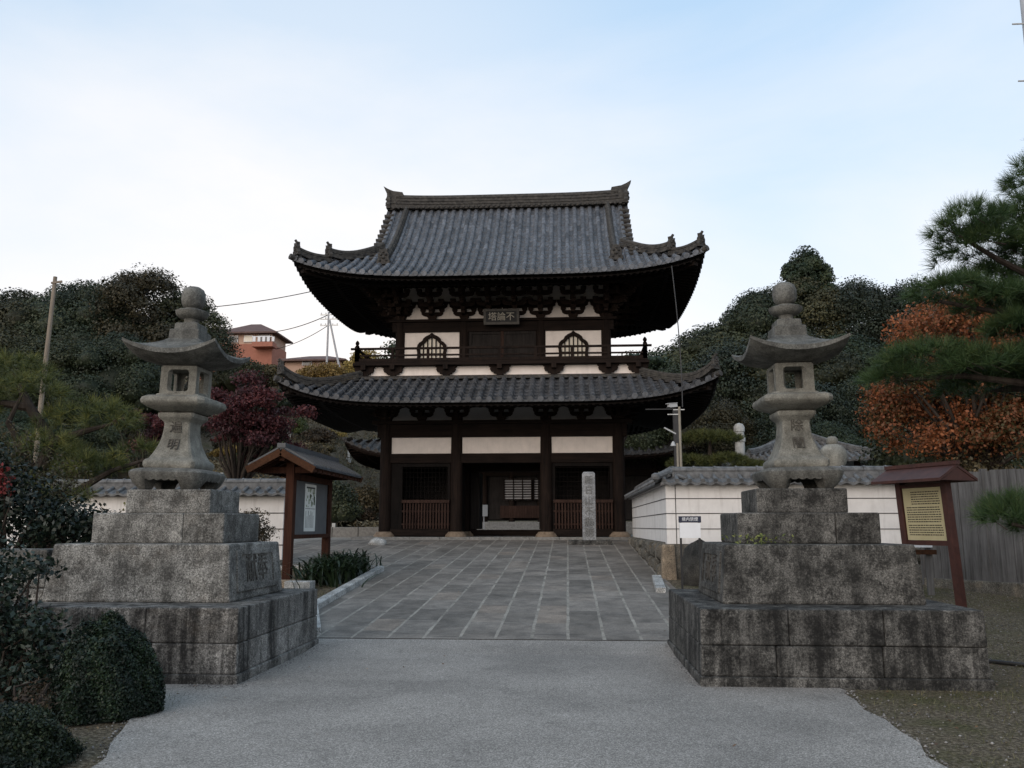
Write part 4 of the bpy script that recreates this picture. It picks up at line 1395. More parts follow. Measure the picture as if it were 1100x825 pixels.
# low stone retaining wall far left, continuing the pedestal line
s = stone_block(-8.2, -5.48, 8.86, 9.3, 0, 1.24, .01, (-7.3, -6.4), (.42, .84), seed=4)
tag(s.build('retaining_wall', M['pedestal'], bevel=.02), 'low grey stone retaining wall behind the camellia at the left edge', 'wall')

# ------------------------------------------------------------------ notice board (left)
nb = empty('notice_board', (-5.36, 17.7, .4), 'roofed timber notice board with a map poster, beside the strap-leaved plants', 'notice board')
for y in (16.4, 19.0):
    s = MB(); s.box(-5.44, -5.28, y - .08, y + .08, gz(0, y) + .12, 2.78)
    o = s.build('post', M['redwood'], nb, bevel=.008)
    s = MB(); s.box(-5.62, -5.10, y - .2, y + .2, gz(0, y) - .05, gz(0, y) + .13); s.build('base_stone', M['tanstone'], o, bevel=.015)
MB().box(-5.39, -5.33, 16.48, 18.92, 1.32, 2.38).build('panel', M['boardpanel'], nb)
s = MB()
s.box(-5.42, -5.28, 16.48, 18.92, 1.24, 1.32); s.box(-5.42, -5.28, 16.48, 18.92, 2.38, 2.50); s.box(-5.41, -5.29, 16.48, 16.54, 1.32, 2.38); s.box(-5.41, -5.29, 18.86, 18.92, 1.32, 2.38)
s.build('panel_frame', M['redwood'], nb)
s = MB(); s.box(-5.328, -5.322, 17.22, 17.98, 1.38, 2.34); po_ = s.build('poster', M['paper'], nb)
s = MB()
rp = random.Random(2)
for i in range(26):
    y = 17.28 + rp.random() * .58; z = 1.86 + rp.random() * .36; a = rp.uniform(.03, .10)
    s.box(-5.322, -5.3205, y, y + a, z, z + a * rp.uniform(.3, 1.6))
po2 = s.build('map_print', M['print_green'], po_)
s = MB()
s.box(-5.322, -5.3200, 17.30, 17.90, 2.25, 2.285)
for i in range(7):
    y = 17.30 + i * .085
    s.box(-5.322, -5.3200, y, y + .02, 1.45, 1.80 - rp.random() * .12)
s.box(-5.322, -5.3200, 17.26, 17.94, 1.835, 1.845)
s.build('text_print', M['print'], po_)
# little gabled roof, ridge along the board
def nroof():
    s = MB()
    ya, yb, zr_, ze_ = 15.95, 19.75, 2.97, 2.62
    xr, hw_ = -5.42, .64
    for sg2 in (-1, 1):
        n = 22
        for i in range(n):
            y0, y1 = ya + (yb - ya) * i / n, ya + (yb - ya) * (i + 1) / n - .006
            P = []
            for q in np.linspace(0, 1, 5):
                P.append((xr + sg2 * hw_ * q, zr_ - (zr_ - ze_) * (q ** .85)))
            for (xa, za), (xb, zb) in zip(P, P[1:]):
                s.add([(xa, y0, za), (xb, y0, zb), (xb, y1, zb), (xa, y1, za), (xa, y0, za - .04), (xb, y0, zb - .04), (xb, y1, zb - .04), (xa, y1, za - .04)],
                      [(0, 1, 2, 3), (7, 6, 5, 4), (0, 4, 5, 1), (1, 5, 6, 2), (2, 6, 7, 3), (3, 7, 4, 0)])
            s.bar((xr, y0, zr_ + .02), (xr + sg2 * hw_, y0, ze_ + .02), .022, .03)
    s.bar((xr, ya - .03, zr_ + .03), (xr, yb + .03, zr_ + .031), .16, .09)
    return s.build('roof', M['metalroof'], nb)
nr = nroof()
for y in (15.92, 19.74):
    for sg2 in (-1, 1):
        s = MB()
        s.bar((-5.42 + sg2 * .005, y, 2.875), (-5.42 + sg2 * .65, y, 2.535), .05, .13)
        s.build('bargeboard', M['barge'], nr)
s = MB()
for sg2 in (-1, 1):
    s.bar((-5.42 + sg2 * .56, 16.0, 2.56), (-5.42 + sg2 * .56, 19.7, 2.561), .06, .10)
    for i in range(12):
        y = 16.05 + i * .32; s.bar((-5.42, y, 2.84), (-5.42 + sg2 * .60, y, 2.52), .05, .06)
s.bar((-5.42, 16.0, 2.79), (-5.42, 19.7, 2.791), .10, .14)
for y in (16.4, 19.0): s.bar((-5.94, y, 2.56), (-4.90, y, 2.561), .10, .12)
s.build('roof_frame', M['redwood'], nr)
# low white block beside it
s = MB(); s.box(-5.18, -4.70, 15.7, 16.05, gz(0, 15.8) - .02, gz(0, 15.8) + .17)
tag(s.build('stone_block', M['kerb'], bevel=.015), 'small pale stone block on the soil by the left pedestal and notice board', 'stone block')

# ------------------------------------------------------------------ engraved stone pillar
pi = empty('stone_pillar', (.64, 26.6, gz(0, 26.6)), 'tall pale engraved stone pillar standing on the path before the gate', 'stone pillar')
zb = gz(0, 26.6)
s = MB(); s.frus((.435, .845, 26.42, 26.80, zb + .12), (.445, .835, 26.43, 26.79, zb + 2.14)); s.frus((.445, .835, 26.43, 26.79, zb + 2.14), (.50, .78, 26.48, 26.74, zb + 2.19))
o = s.build('shaft', M['monument'], pi, bevel=.012)
s = MB(); s.box(.0, 1.30, 26.05, 27.15, zb - .1, zb + .125); s.build('base_slab', M['pedestal_dark'], pi, bevel=.02)
for i, ch in enumerate('新日山不動院'):
    text(ch, .27, M['monument_cut'], o, at((.64, 26.417 + .0045 * i * 0, zb + 1.93 - i * .315)), 'carved_lettering', .012)

# ------------------------------------------------------------------ small rule sign by the wall
ss = empty('notice_sign', (2.22, 16.2, .35), 'small white notice with dark heading on two black legs before the white wall', 'sign')
for x in (2.07, 2.41):
    MB().box(x - .018, x + .018, 16.19, 16.22, gz(0, 16.2), 1.58).build('leg', M['blackmetal'], ss)
MB().box(2.05, 2.43, 16.165, 16.185, 1.27, 1.545).build('sign_plate', M['signwhite'], ss)
hd_ = MB().box(2.035, 2.445, 16.16, 16.188, 1.55, 1.665).build('heading_band', M['navy'], ss)
text('境内禁煙', .075, M['signwhite'], hd_, at((2.24, 16.157, 1.607)), 'lettering', .001)
# rounded dark boulder behind it
def boulder(x, y, z, rx, ry, rz, seed):
    s = MB(); q = random.Random(seed); n = 14; m_ = 9; V = []
    ph = [q.uniform(0, 6) for _ in range(6)]
    for i in range(m_):
        th = math.pi * i / (m_ - 1)
        for k in range(n):
            a = 2 * math.pi * k / n
            r_ = 1 + .08 * math.sin(2 * a + ph[0] + 2 * th) + .06 * math.sin(3 * a + ph[1] - th * 3) + .05 * math.sin(5 * th + ph[2] + a)
            V.append((x + rx * r_ * math.sin(th) * math.cos(a), y + ry * r_ * math.sin(th) * math.sin(a), z + rz * r_ * math.cos(th)))
    s.add(V, [(i * n + k, (i + 1) * n + k, (i + 1) * n + (k + 1) % n, i * n + (k + 1) % n) for i in range(m_ - 1) for k in range(n)])
    return s
tag(boulder(2.50, 16.95, .60, .36, .34, .58, 3).build('boulder', M['darkrock'], smooth='all'), 'dark rounded boulder against the white wall behind the small notice', 'boulder')
tag(boulder(3.5, 17.1, .60, .5, .35, .42, 5).build('boulder', M['darkrock'], smooth='all'), 'lower mossy boulder half hidden by the right pedestal', 'boulder')
tag(boulder(-5.75, 26.0, .98, .26, .2, .16, 6).build('boulder', M['kerb'], smooth='all'), 'small pale boulder on the paving left of the gate steps', 'boulder')

# ------------------------------------------------------------------ information board (right, red brown)
ib = empty('information_board', (5.9, 14.2, .1), 'leaning red-brown timber information board with cream text panel and little roof', 'information board')
A = Vector((5.66, 14.85, 0)); B = Vector((6.03, 13.98, 0))
dirB = (B - A).normalized(); nB = Vector((dirB.y, -dirB.x, 0))          # towards the path / camera
lean = lambda p, z: Vector((p.x - .05 * (z - .2) , p.y, z))
for q, zb_ in ((A, .1), (B, .1)):
    s = MB(); s.bar(lean(q, zb_), lean(q, 2.22), .12, .11, up=dirB); s.build('post', M['redpaint'], ib, bevel=.006)
def brd(u0, u1, z0, z1, off0, off1):
    P = []
    for off in (off0, off1):
        for u, z in ((u0, z0), (u1, z0), (u1, z1), (u0, z1)):
            P.append(lean(A + dirB * u + nB * off, z))
    return MB().add(P, [(0, 1, 2, 3), (7, 6, 5, 4), (0, 4, 5, 1), (1, 5, 6, 2), (2, 6, 7, 3), (3, 7, 4, 0)])
LB = (B - A).length
brd(.07, LB - .07, 1.26, 2.10, .0, .03).build('panel', M['cream'], ib)
pn = ib.children[-1] if ib.children else None
for args in ((.05, LB - .05, 1.18, 1.258, -.02, .05), (.05, LB - .05, 2.102, 2.16, -.02, .05)):
    brd(*args).build('panel_rail', M['redpaint'], ib)
s = MB(); rp = random.Random(4)
z = 2.04; k = 0
while z > 1.33:
    u = .12 + (.12 if k < 6 else 0)
    while u < LB - .14:
        wv = rp.uniform(.015, .05)
        q = brd(u, min(u + wv, LB - .12), z - .017, z, .031, .0325); s.add(q.v, q.f); u += wv + rp.uniform(.006, .014)
    z -= .038; k += 1
    if k in (6, 13): z -= .02
s.build('text_print', M['ink'], ib)
# gabled roof, ridge running along the board
s = MB()
rC = lambda u, off, z: lean(A + dirB * u + nB * off, z)
for sg2 in (-1, 1):
    a0, a1 = rC(-.24, 0, 2.44), rC(LB + .28, 0, 2.44)
    e0, e1 = rC(-.24, sg2 * .38, 2.22), rC(LB + .28, sg2 * .38, 2.22)
    dz = Vector((0, 0, -.045))
    s.add([a0, a1, e1, e0, a0 + dz, a1 + dz, e1 + dz, e0 + dz], [(0, 1, 2, 3), (7, 6, 5, 4), (0, 4, 5, 1), (1, 5, 6, 2), (2, 6, 7, 3), (3, 7, 4, 0)])
s.bar(rC(-.26, 0, 2.46), rC(LB + .30, 0, 2.46), .08, .06)
ibr = s.build('roof', M['redpaint'], ib)
for u in (-.21, LB + .25):
    s = MB(); s.prism([(-.35, 2.185), (.35, 2.185), (0, 2.39)], lambda a, z: rC(u - .02, a, z), lambda a, z: rC(u + .02, a, z)); s.build('gable_board', M['redpaint'], ibr)

# small low sign behind the information board
lo = empty('low_sign', (6.1, 15.6, .15), 'low white label on an orange rail behind the information board', 'sign')
MB().box(5.85, 6.30, 15.55, 15.58, 1.12, 1.22).build('label_plate', M['signwhite'], lo)
MB().box(5.8, 6.36, 15.54, 15.60, 1.0, 1.08).build('rail', M['barge'], lo)
for x in (5.9, 6.25): MB().box(x - .05, x + .05, 15.6, 15.66, .1, 1.15).build('leg', M['fenceboard'], lo)

# ------------------------------------------------------------------ weathered board fence (right)
fe = empty('board_fence', (7.6, 16.5, .2), 'weathered grey vertical board fence on a low stone footing at the right', 'fence')
s = MB(); rp = random.Random(9)
F0, F1 = Vector((6.75, 17.0, 0)), Vector((10.2, 11.3, 0))
n = 42
for i in range(n):
    a, b_ = F0.lerp(F1, i / n), F0.lerp(F1, (i + .96) / n)
    j = rp.uniform(-.012, .012)
    top = 2.46 + rp.uniform(-.012, .012)
    nn = Vector(((F1 - F0).y, -(F1 - F0).x, 0)).normalized() * j
    s.bar(Vector((*(a + nn).xy, (top + .52) / 2)), Vector((*(b_ + nn).xy, (top + .52) / 2 + .0005)), .03, top - .52)
s.build('boards', M['fenceboard'], fe)
s = MB()
for i in range(0, 6):
    a = F0.lerp(F1, i / 5); s.box(a.x - .05, a.x + .05, a.y - .05 + .08, a.y + .05 + .08, .2, 2.5)
s.build('fence_posts', M['fenceboard'], fe)
s = MB(); s.bar((F0.x, F0.y, .28), (F1.x, F1.y, .281), .22, .5); s.build('footing', M['rubble'], fe, bevel=.02)

# ------------------------------------------------------------------ security camera mast and dark post
cm = empty('camera_mast', (2.60, 20.2, .6), 'thin pale mast with security cameras rising behind the white wall', 'security camera')
s = MB(); s.tube([(2.57, 20.2, .6), (2.57, 20.2, 3.4)], .028, 10); s.tube([(2.64, 20.2, 1.2), (2.64, 20.2, 4.26)], .03, 10); mo = s.build('mast', M['tanpipe'], cm)
s = MB(); s.bar((2.50, 20.2, 4.19), (2.76, 20.2, 4.191), .02, .02); s.bar((2.36, 20.2, 4.08), (2.62, 20.2, 4.081), .02, .02); s.build('cross_arm', M['greymetal'], mo)
s = MB(); s.bar((2.38, 20.12, 4.27), (2.58, 20.22, 4.30), .08, .08); s.bar((2.34, 20.10, 4.32), (2.58, 20.22, 4.35), .10, .015); cb = s.build('camera_body', M['camwhite'], cm)
s = MB(); s.lathe([(.045, 0), (.05, .03), (.03, .035)], (2.37, 20.07, 4.20), 12); s.build('lens', M['glassdark'], cb)
s = MB(); s.bar((2.27, 20.15, 3.76), (2.54, 20.2, 3.62), .035, .03); s.build('light_bar', M['camwhite'], cm)
s = MB(); s.lathe([(.06, -.05), (.065, -.04), (.03, .04), (.02, .06)], (2.47, 20.18, 3.38), 12); s.build('loudspeaker', M['camwhite'], cm)
dp = empty('steel_post', (3.3, 26.2, 1.0), 'dark steel post with a short arm standing beside the gate eaves', 'post')
MB().box(3.22, 3.38, 26.12, 26.28, 1.0, 5.0).build('post', M['blackmetal'], dp)
MB().box(2.4, 3.38, 26.185, 26.215, 5.0, 5.03).build('arm', M['blackmetal'], dp)

# cable dropping from the upper eave
s = MB(); P = []
for i in range(15):
    q = i / 14; P.append((3.35 + .12 * math.sin(q * 2.2) + .05 * q, 26.35 - .35 * q, 9.6 - q * 4.55))
s.tube(P, .016, 6)
tag(s.build('lightning_cable', M['wire']), 'thin cable hanging from the upper eave down past the lower eave', 'cable')

# ------------------------------------------------------------------ things behind the right-hand wall
sf = empty('stone_finial', (5.78, 18.9, .6), 'rounded grey stone with a small ball on top behind the wall coping', 'stone finial')
s = MB(); s.lathe([(.17, -.7), (.20, -.28), (.27, -.14), (.29, 0), (.27, .12), (.20, .21), (.12, .25)], (5.72, 18.9, 2.98), 20); s.build('body', M['lantern'], sf, smooth='all')
s = MB(); s.lathe([(.10, .245), (.125, .30), (.12, .37), (.07, .42), (.01, .43)], (5.72, 18.9, 2.98), 16); s.build('ball', M['lantern'], sf, smooth='all')
MB().box(5.52, 5.92, 18.7, 19.1, .6, 2.4).build('pier', M['monument'], sf)
mk = empty('stone_marker', (5.95, 30, 1.04), 'pale rounded stone marker with dark rings above the clipped pine', 'stone marker')
s = MB(); s.lathe([(.17, 1.04), (.17, 4.35), (.20, 4.37), (.20, 4.52), (.17, 4.54), (.165, 4.70), (.19, 4.72), (.19, 4.88), (.13, 4.98), (.02, 5.02)], (5.95, 30, 0), 14); s.build('shaft', M['grave'], mk, smooth=True)
# small pavilion roof
sp_ = empty('small_pavilion', (8.4, 32, 1.04), 'small tiled pavilion roof peeping above the wall behind the right lantern', 'pavilion')
PT = lambda p: Vector((p[0] + 8.4, p[1] + 32, p[2]))
pr_, pz = tile_roof(PT, 2.3, 2.3, 3.72, lambda d: .34 * d + .06 * d * d, .12, 2, 3, 2.28, rib=.26, row=.3, rr=.06)
po_ = pr_.build('roof', M['wall_tile'], sp_)
for sx2 in (-1, 1):
    for sy2 in (-1, 1):
        P = [(sx2 * (2.3 - d), sy2 * (2.3 - d), pz(d, d) + .04) for d in np.linspace(.1, 2.2, 8)]
        ridge_sweep(PT, P, .2, .2, 2).build('corner_ridge', M['wall_tile'], po_)
        MB(PT).box(sx2 * 1.6 - .08, sx2 * 1.6 + .08, sy2 * 1.6 - .08, sy2 * 1.6 + .08, 1.0, 4.05).build('post', W_, sp_)
MB(PT).lathe([(.12, 4.75), (.16, 4.85), (.05, 4.95), (.02, 5.35)], (0, 0, 0), 10).build('finial', M['wall_tile'], po_)

# low stone edging left of the gate
s = MB()
for i in range(4): s.box(-10.4 + i * 1.05, -9.37 + i * 1.05, 34, 34.4, 1.0, 1.45)
tag(s.build('stone_edging', M['step_stone'], bevel=.02), 'low pale stone block edging on the sand left of the gate', 'stone edging')

# ------------------------------------------------------------------ foliage tools
def np_mesh(name, V, Q, tone, mat, parent=None, tri=False):
    me = bpy.data.meshes.new(name)
    V = np.asarray(V, dtype=np.float32); Q = np.asarray(Q, dtype=np.int32)
    k = Q.shape[1]
    og = base_org(parent)
    V = V - np.array([og.x, og.y, og.z], dtype=np.float32)
    me.vertices.add(len(V)); me.vertices.foreach_set('co', V.ravel())
    me.loops.add(Q.size); me.loops.foreach_set('vertex_index', Q.ravel())
    me.polygons.add(len(Q)); me.polygons.foreach_set('loop_start', np.arange(0, Q.size, k, dtype=np.int32))
    try: me.polygons.foreach_set('loop_total', np.full(len(Q), k, dtype=np.int32))
    except Exception: pass
    a = me.attributes.new('tone', 'FLOAT', 'FACE'); a.data.foreach_set('value', np.asarray(tone, dtype=np.float32))
    me.materials.append(mat)
    me.update(calc_edges=True)
    return link(bpy.data.objects.new(name, me), parent)

def unit(a):
    return a / np.maximum(np.linalg.norm(a, axis=1, keepdims=True), 1e-9)

def leaves(rng, P, Nn, ln, wd, jit=.6, tone=None, tvar=.6):
    """diamond leaves lying roughly across normal Nn; returns V, Q, tone"""
    n = len(P)
    Nn = unit(Nn + rng.normal(0, jit, (n, 3)))
    a = unit(np.cross(Nn, rng.normal(0, 1, (n, 3)))); b_ = np.cross(Nn, a)
    L_ = (ln * rng.uniform(.6, 1.25, (n, 1))); Wd = (wd * rng.uniform(.6, 1.25, (n, 1)))
    V = np.stack([P - a * L_ * .5, P + b_ * Wd * .5 - a * L_ * .05 + Nn * Wd * .12, P + a * L_ * .5, P - b_ * Wd * .5 - a * L_ * .05 + Nn * Wd * .12], 1).reshape(-1, 3)
    Q = np.arange(4 * n).reshape(n, 4)
    t_ = rng.uniform(0, 1, n) if tone is None else np.clip(tone + rng.uniform(-tvar / 2, tvar / 2, n), 0, 1)
    return V, Q, t_

def shell(rng, lobes, n, lo=.72, hi=1.04, up=-.5):
    """points on the outside of many ellipsoid lobes"""
    lobes = np.asarray(lobes)
    area = (lobes[:, 3] * lobes[:, 4]) + lobes[:, 3] * lobes[:, 5]
    idx = rng.choice(len(lobes), n, p=area / area.sum())
    d = unit(rng.normal(0, 1, (n, 3)))
    m_ = d[:, 2] < up
    d[m_, 2] *= -1
    L_ = lobes[idx]
    r_ = rng.uniform(lo, hi, (n, 1))
    P = L_[:, :3] + d * L_[:, 3:6] * r_
    lt = (np.sin(idx * 12.9898) * 43758.5453) % 1.0
    return P, d, lt

def cores(lobes, k=.7, nu=8, nv=6):
    V = []; Q = []
    for l in lobes:
        b_ = len(V)
        for i in range(nv):
            th = math.pi * i / (nv - 1)
            for j in range(nu):
                a = 2 * math.pi * j / nu
                V.append((l[0] + l[3] * k * math.sin(th) * math.cos(a), l[1] + l[4] * k * math.sin(th) * math.sin(a), l[2] + l[5] * k * math.cos(th)))
        for i in range(nv - 1):
            for j in range(nu):
                Q.append((b_ + i * nu + j, b_ + (i + 1) * nu + j, b_ + (i + 1) * nu + (j + 1) % nu, b_ + i * nu + (j + 1) % nu))
    return np.array(V), np.array(Q)

def join_np(parts):
    Vs, Qs, Ts = [], [], []; b_ = 0
    for V, Q, t_ in parts:
        Vs.append(V); Qs.append(Q + b_); Ts.append(t_); b_ += len(V)
    return np.concatenate(Vs), np.concatenate(Qs), np.concatenate(Ts)

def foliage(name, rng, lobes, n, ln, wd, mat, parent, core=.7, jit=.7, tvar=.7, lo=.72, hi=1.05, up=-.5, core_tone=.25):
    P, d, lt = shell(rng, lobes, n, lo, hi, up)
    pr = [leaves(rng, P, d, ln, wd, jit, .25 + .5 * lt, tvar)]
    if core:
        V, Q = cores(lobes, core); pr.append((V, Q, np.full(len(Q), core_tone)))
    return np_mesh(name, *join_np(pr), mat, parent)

def limb_tree(rng, base, top_pts, r0, mat, parent, name='trunk', fork=.45, wig=.12):
    s = MB(); base = Vector(base)
    cen = sum((Vector(p) for p in top_pts), Vector()) / len(top_pts)
    fk = base.lerp(Vector((cen.x * .5 + base.x * .5, cen.y * .5 + base.y * .5, cen.z)), fork)
    P = [base + Vector((0, 0, -.1))] + [base.lerp(fk, q) + Vector((rng.uniform(-wig, wig), rng.uniform(-wig, wig), 0)) * (1 if 0 < q < 1 else 0) for q in (.1, .35, .7, 1)]
    s.tube(P, [r0 * 1.35, r0 * 1.1, r0, r0 * .85, r0 * .72], 9)
    for tp in top_pts:
        tp = Vector(tp); mid = fk.lerp(tp, .5) + Vector((rng.uniform(-1, 1), rng.uniform(-1, 1), .6)) * wig * 1.5
        s.tube([fk - Vector((0, 0, r0)), fk.lerp(mid, .5) + Vector((0, 0, wig * .4)), mid, tp], [r0 * .55, r0 * .42, r0 * .3, r0 * .1], 6)
    return s.build(name, mat, parent, smooth='all')

LM = {}
LM['evergreen'] = leafmat('dark_evergreen_leaf', (.012, .019, .011), (.034, .046, .023), (.066, .074, .034), .18)
LM['evergreen2'] = leafmat('olive_evergreen_leaf', (.018, .024, .012), (.044, .050, .024), (.082, .080, .036), .18)
LM['wood_brown'] = leafmat('brownish_green_leaf', (.022, .022, .011), (.056, .050, .024), (.095, .080, .038), .18)
LM['cedar'] = leafmat('cedar_leaf', (.010, .016, .010), (.028, .038, .022), (.05, .06, .03), .1)
LM['pine'] = leafmat('pine_needle', (.020, .044, .016), (.046, .086, .028), (.10, .14, .048), .2)
LM['pine_olive'] = leafmat('olive_pine_needle', (.030, .040, .014), (.078, .088, .026), (.20, .18, .05), .2)
LM['clip'] = leafmat('clipped_pine_needle', (.030, .042, .014), (.075, .090, .028), (.14, .15, .045), .15)
LM['maple'] = leafmat('red_maple_leaf', (.034, .015, .014), (.085, .025, .025), (.15, .050, .040), .25)
LM['orange'] = leafmat('orange_autumn_leaf', (.070, .060, .022), (.22, .075, .030), (.38, .14, .050), .3)
LM['ochre'] = leafmat('ochre_autumn_leaf', (.14, .10, .03), (.30, .22, .06), (.42, .32, .10), .3)
LM['brownleaf'] = leafmat('brown_green_leaf', (.035, .028, .016), (.075, .058, .03), (.14, .095, .05), .2)
LM['camellia'] = leafmat('camellia_leaf', (.006, .013, .009), (.016, .028, .018), (.034, .048, .032), .08, .42, .35)
LM['azalea'] = leafmat('azalea_leaf', (.005, .010, .006), (.012, .022, .011), (.028, .042, .018), .1, .5)
LM['strap'] = leafmat('strap_leaf', (.012, .028, .012), (.028, .058, .024), (.06, .10, .04), .15, .4, .5)
LM['grass'] = leafmat('grass_blade', (.045, .045, .018), (.085, .085, .034), (.19, .165, .085), .2)
LM['litter'] = leafmat('fallen_leaf', (.06, .035, .018), (.15, .085, .04), (.28, .19, .10), 0)
LM['brush'] = leafmat('hillside_brush', (.050, .040, .024), (.115, .088, .052), (.19, .145, .085), .15)
LM['weed'] = leafmat('weed_leaf', (.06, .08, .02), (.14, .15, .04), (.22, .22, .06), .2)
LM['grit'] = leafmat('grit_stone', (.09, .085, .078), (.19, .18, .165), (.36, .345, .32), 0)
LM['red'] = leafmat('red_flower', (.14, .03, .02), (.24, .05, .035), (.32, .09, .06), .2)

# ------------------------------------------------------------------ wooded hill
def wood_tree(seed, Rr, H, mat, n, label, group, conifer=False, leaf=.19, core=.74):
    rng = np.random.default_rng(seed)
    root = empty('evergreen_tree', (0, 0, 0), label, 'tree', group)
    lobes = []
    if conifer:
        for i in range(46):
            q = i / 45; z = H * (.12 + .86 * q); r_ = Rr * (1 - q) ** .8 * rng.uniform(.55, 1.0) + .15
            a = rng.uniform(0, 6.28); k = max(.35, Rr * .42 * (1 - q * .75))
            lobes.append((r_ * math.cos(a) * .8, r_ * math.sin(a) * .8, z, k, k, k * .62))
    else:
        zc, rz = H * .58, H * .42
        lobes.append((0, 0, zc, Rr * .72, Rr * .72, rz * .78))
        for i in range(62):
            d = unit(rng.normal(0, 1, (1, 3)))[0]; d[2] = abs(d[2]) * 1.1 - .38
            k = Rr * rng.uniform(.13, .34)
            lobes.append((d[0] * Rr * .80, d[1] * Rr * .80, zc + d[2] * rz * .84, k, k, k * .82))
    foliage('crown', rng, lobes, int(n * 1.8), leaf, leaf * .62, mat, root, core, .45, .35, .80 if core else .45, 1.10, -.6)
    s = MB(); s.tube([(0, 0, -1.2), (.1, 0, H * .2), (0, .1, H * .55)], [Rr * .085, Rr * .065, Rr * .03], 8)
    for a in range(4):
        th = a * 1.57 + .4; s.tube([(0, 0, H * .22), (Rr * .3 * math.cos(th), Rr * .3 * math.sin(th), H * .42), (Rr * .55 * math.cos(th), Rr * .55 * math.sin(th), H * .6)], [Rr * .04, Rr * .03, Rr * .01], 6)
    s.build('trunk', M['bark_far'], root)
    return root

def spread(protos, spots, seed, labels=None):
    rng = random.Random(seed); used = set()
    for i, (x, y, h) in enumerate(spots):
        k = i % len(protos) if i < len(protos) else rng.randrange(len(protos)); p, H = protos[k]
        o = p if k not in used else copy_tree(p)
        used.add(k)
        sc_ = h / H
        o.location = (x, y, gz(x, y) - .3); o.scale = (sc_ * rng.uniform(.92, 1.12), sc_ * rng.uniform(.92, 1.12), sc_); o.rotation_euler = (0, 0, rng.uniform(0, 6.28))
        ORG[o.name] = Vector(o.location)
        if i < len(protos) * 0: pass
    for k, (p, H) in enumerate(protos):
        if k not in used:
            x, y, h = spots[0]; p.location = (x + 1, y + 8, gz(x, y + 8) - .3)

GL, GR_ = 'evergreen trees of the wood left of the gate', 'evergreen trees of the wood right of the gate'
LL, LR_ = 'dark evergreen tree in the wood on the slope left of the gate', 'dark evergreen tree in the wood on the slope right of the gate'
lp_ = [(wood_tree(1, 4.6, 13, LM['evergreen'], 30000, LL, GL), 13), (wood_tree(2, 4.2, 13, LM['evergreen2'], 28000, LL, GL), 13), (wood_tree(3, 5.0, 14, LM['evergreen'], 32000, LL, GL), 14), (wood_tree(4, 4.4, 13, LM['wood_brown'], 17000, LL, GL, core=0), 13), (wood_tree(5, 4.0, 13, LM['evergreen2'], 15000, LL, GL, core=0), 13)]
spots = [(-46, 62, 15), (-41, 60, 15.5), (-36.5, 61, 15.2), (-32, 62, 15.0), (-29.8, 63.5, 13.2),
         (-43, 53, 12.5), (-38, 52, 13), (-33.5, 53, 12.5), (-29.5, 54, 11.6), (-26.4, 56, 7.0),
         (-40, 46.5, 8.5), (-35.5, 46, 8.5), (-31, 46.5, 8), (-27, 47, 7), (-24, 48, 3.6), (-50, 55, 14), (-48, 47, 10), (-52, 66, 15)]
spread(lp_, spots, 3)
rp_ = [(wood_tree(11, 4.4, 13, LM['evergreen'], 30000, LR_, GR_), 13), (wood_tree(12, 4.8, 13, LM['evergreen2'], 30000, LR_, GR_), 13), (wood_tree(13, 4.0, 12, LM['evergreen'], 26000, LR_, GR_), 12), (wood_tree(14, 4.2, 13, LM['wood_brown'], 17000, LR_, GR_, core=0), 13), (wood_tree(15, 4.3, 13, LM['cedar'], 16000, LR_, GR_, core=0), 13)]
spots = [(8.0, 66, 15.6), (11.4, 65, 17.2), (14.8, 65, 13.8), (18.2, 66, 13.8), (22, 65, 14.2), (26, 64, 13.2), (30.5, 64, 12.2), (35, 63, 12), (40, 62, 12),
         (6.9, 55, 12.0), (10.4, 54, 13.4), (14, 54, 12), (18, 55, 12), (22.5, 54, 12.4), (27, 53, 12), (32, 52, 12), (37, 51, 11),
         (8.0, 45, 8), (12, 44, 9), (16, 44.5, 9.5), (20.5, 44, 9.8), (25, 43, 9.5), (29.5, 42, 9), (8.2, 38.5, 4.6), (11.2, 37.5, 5.6), (14.6, 37, 6.2), (18.5, 36.5, 6.6), (22.5, 36, 6.6)]
spread(rp_, spots, 5)
tall = wood_tree(21, 2.3, 11.0, LM['evergreen'], 9000, 'tall rounded tree rising above the wood behind the right lantern', None, leaf=.24)
tall.location = (18.9, 66.5, gz(18.9, 66.5) + 4.6)
if 'group' in tall: del tall['group']
# smaller trees behind the roofline at the left

def bush(name, x, y, rx, ry, rz, mat, n, ln, label, cat='shrub', seed=1, zb=None, lobesn=14, core=.68, trunk=True, group=None, jit=.8, wd=.6, up=-.35):
    rng = np.random.default_rng(seed); zb = gz(x, y) if zb is None else zb
    root = empty(name, (x, y, zb), label, cat, group)
    lobes = [(x, y, zb + rz * .52, rx * .70, ry * .70, rz * .45)]
    for i in range(lobesn):
        d = unit(rng.normal(0, 1, (1, 3)))[0]; d[2] = abs(d[2]) * 1.2 - .45
        k = rng.uniform(.24, .42)
        lobes.append((x + d[0] * rx * .68, y + d[1] * ry * .68, zb + rz * (.52 + d[2] * .36), rx * k, ry * k, rz * k * .62))
    foliage('foliage', rng, lobes, n, ln, ln * wd, mat, root, core, jit, .7, .7, 1.12, up)
    if trunk:
        tp = [(x + math.cos(a) * rx * .4, y + math.sin(a) * ry * .4, zb + rz * .6) for a in np.arange(0, 6.2, 1.25)]
        limb_tree(random.Random(seed), (x, y, zb), tp, max(.03, rx * .07), M['bark_far'], root, 'stem', .3, rx * .06)
    return root
bush('ochre_tree', -24.6, 84, 3.4, 3, 4.4, LM['ochre'], 5200, .30, 'ochre autumn tree on the skyline left of the upper roof', 'tree', 31, lobesn=18, core=0)
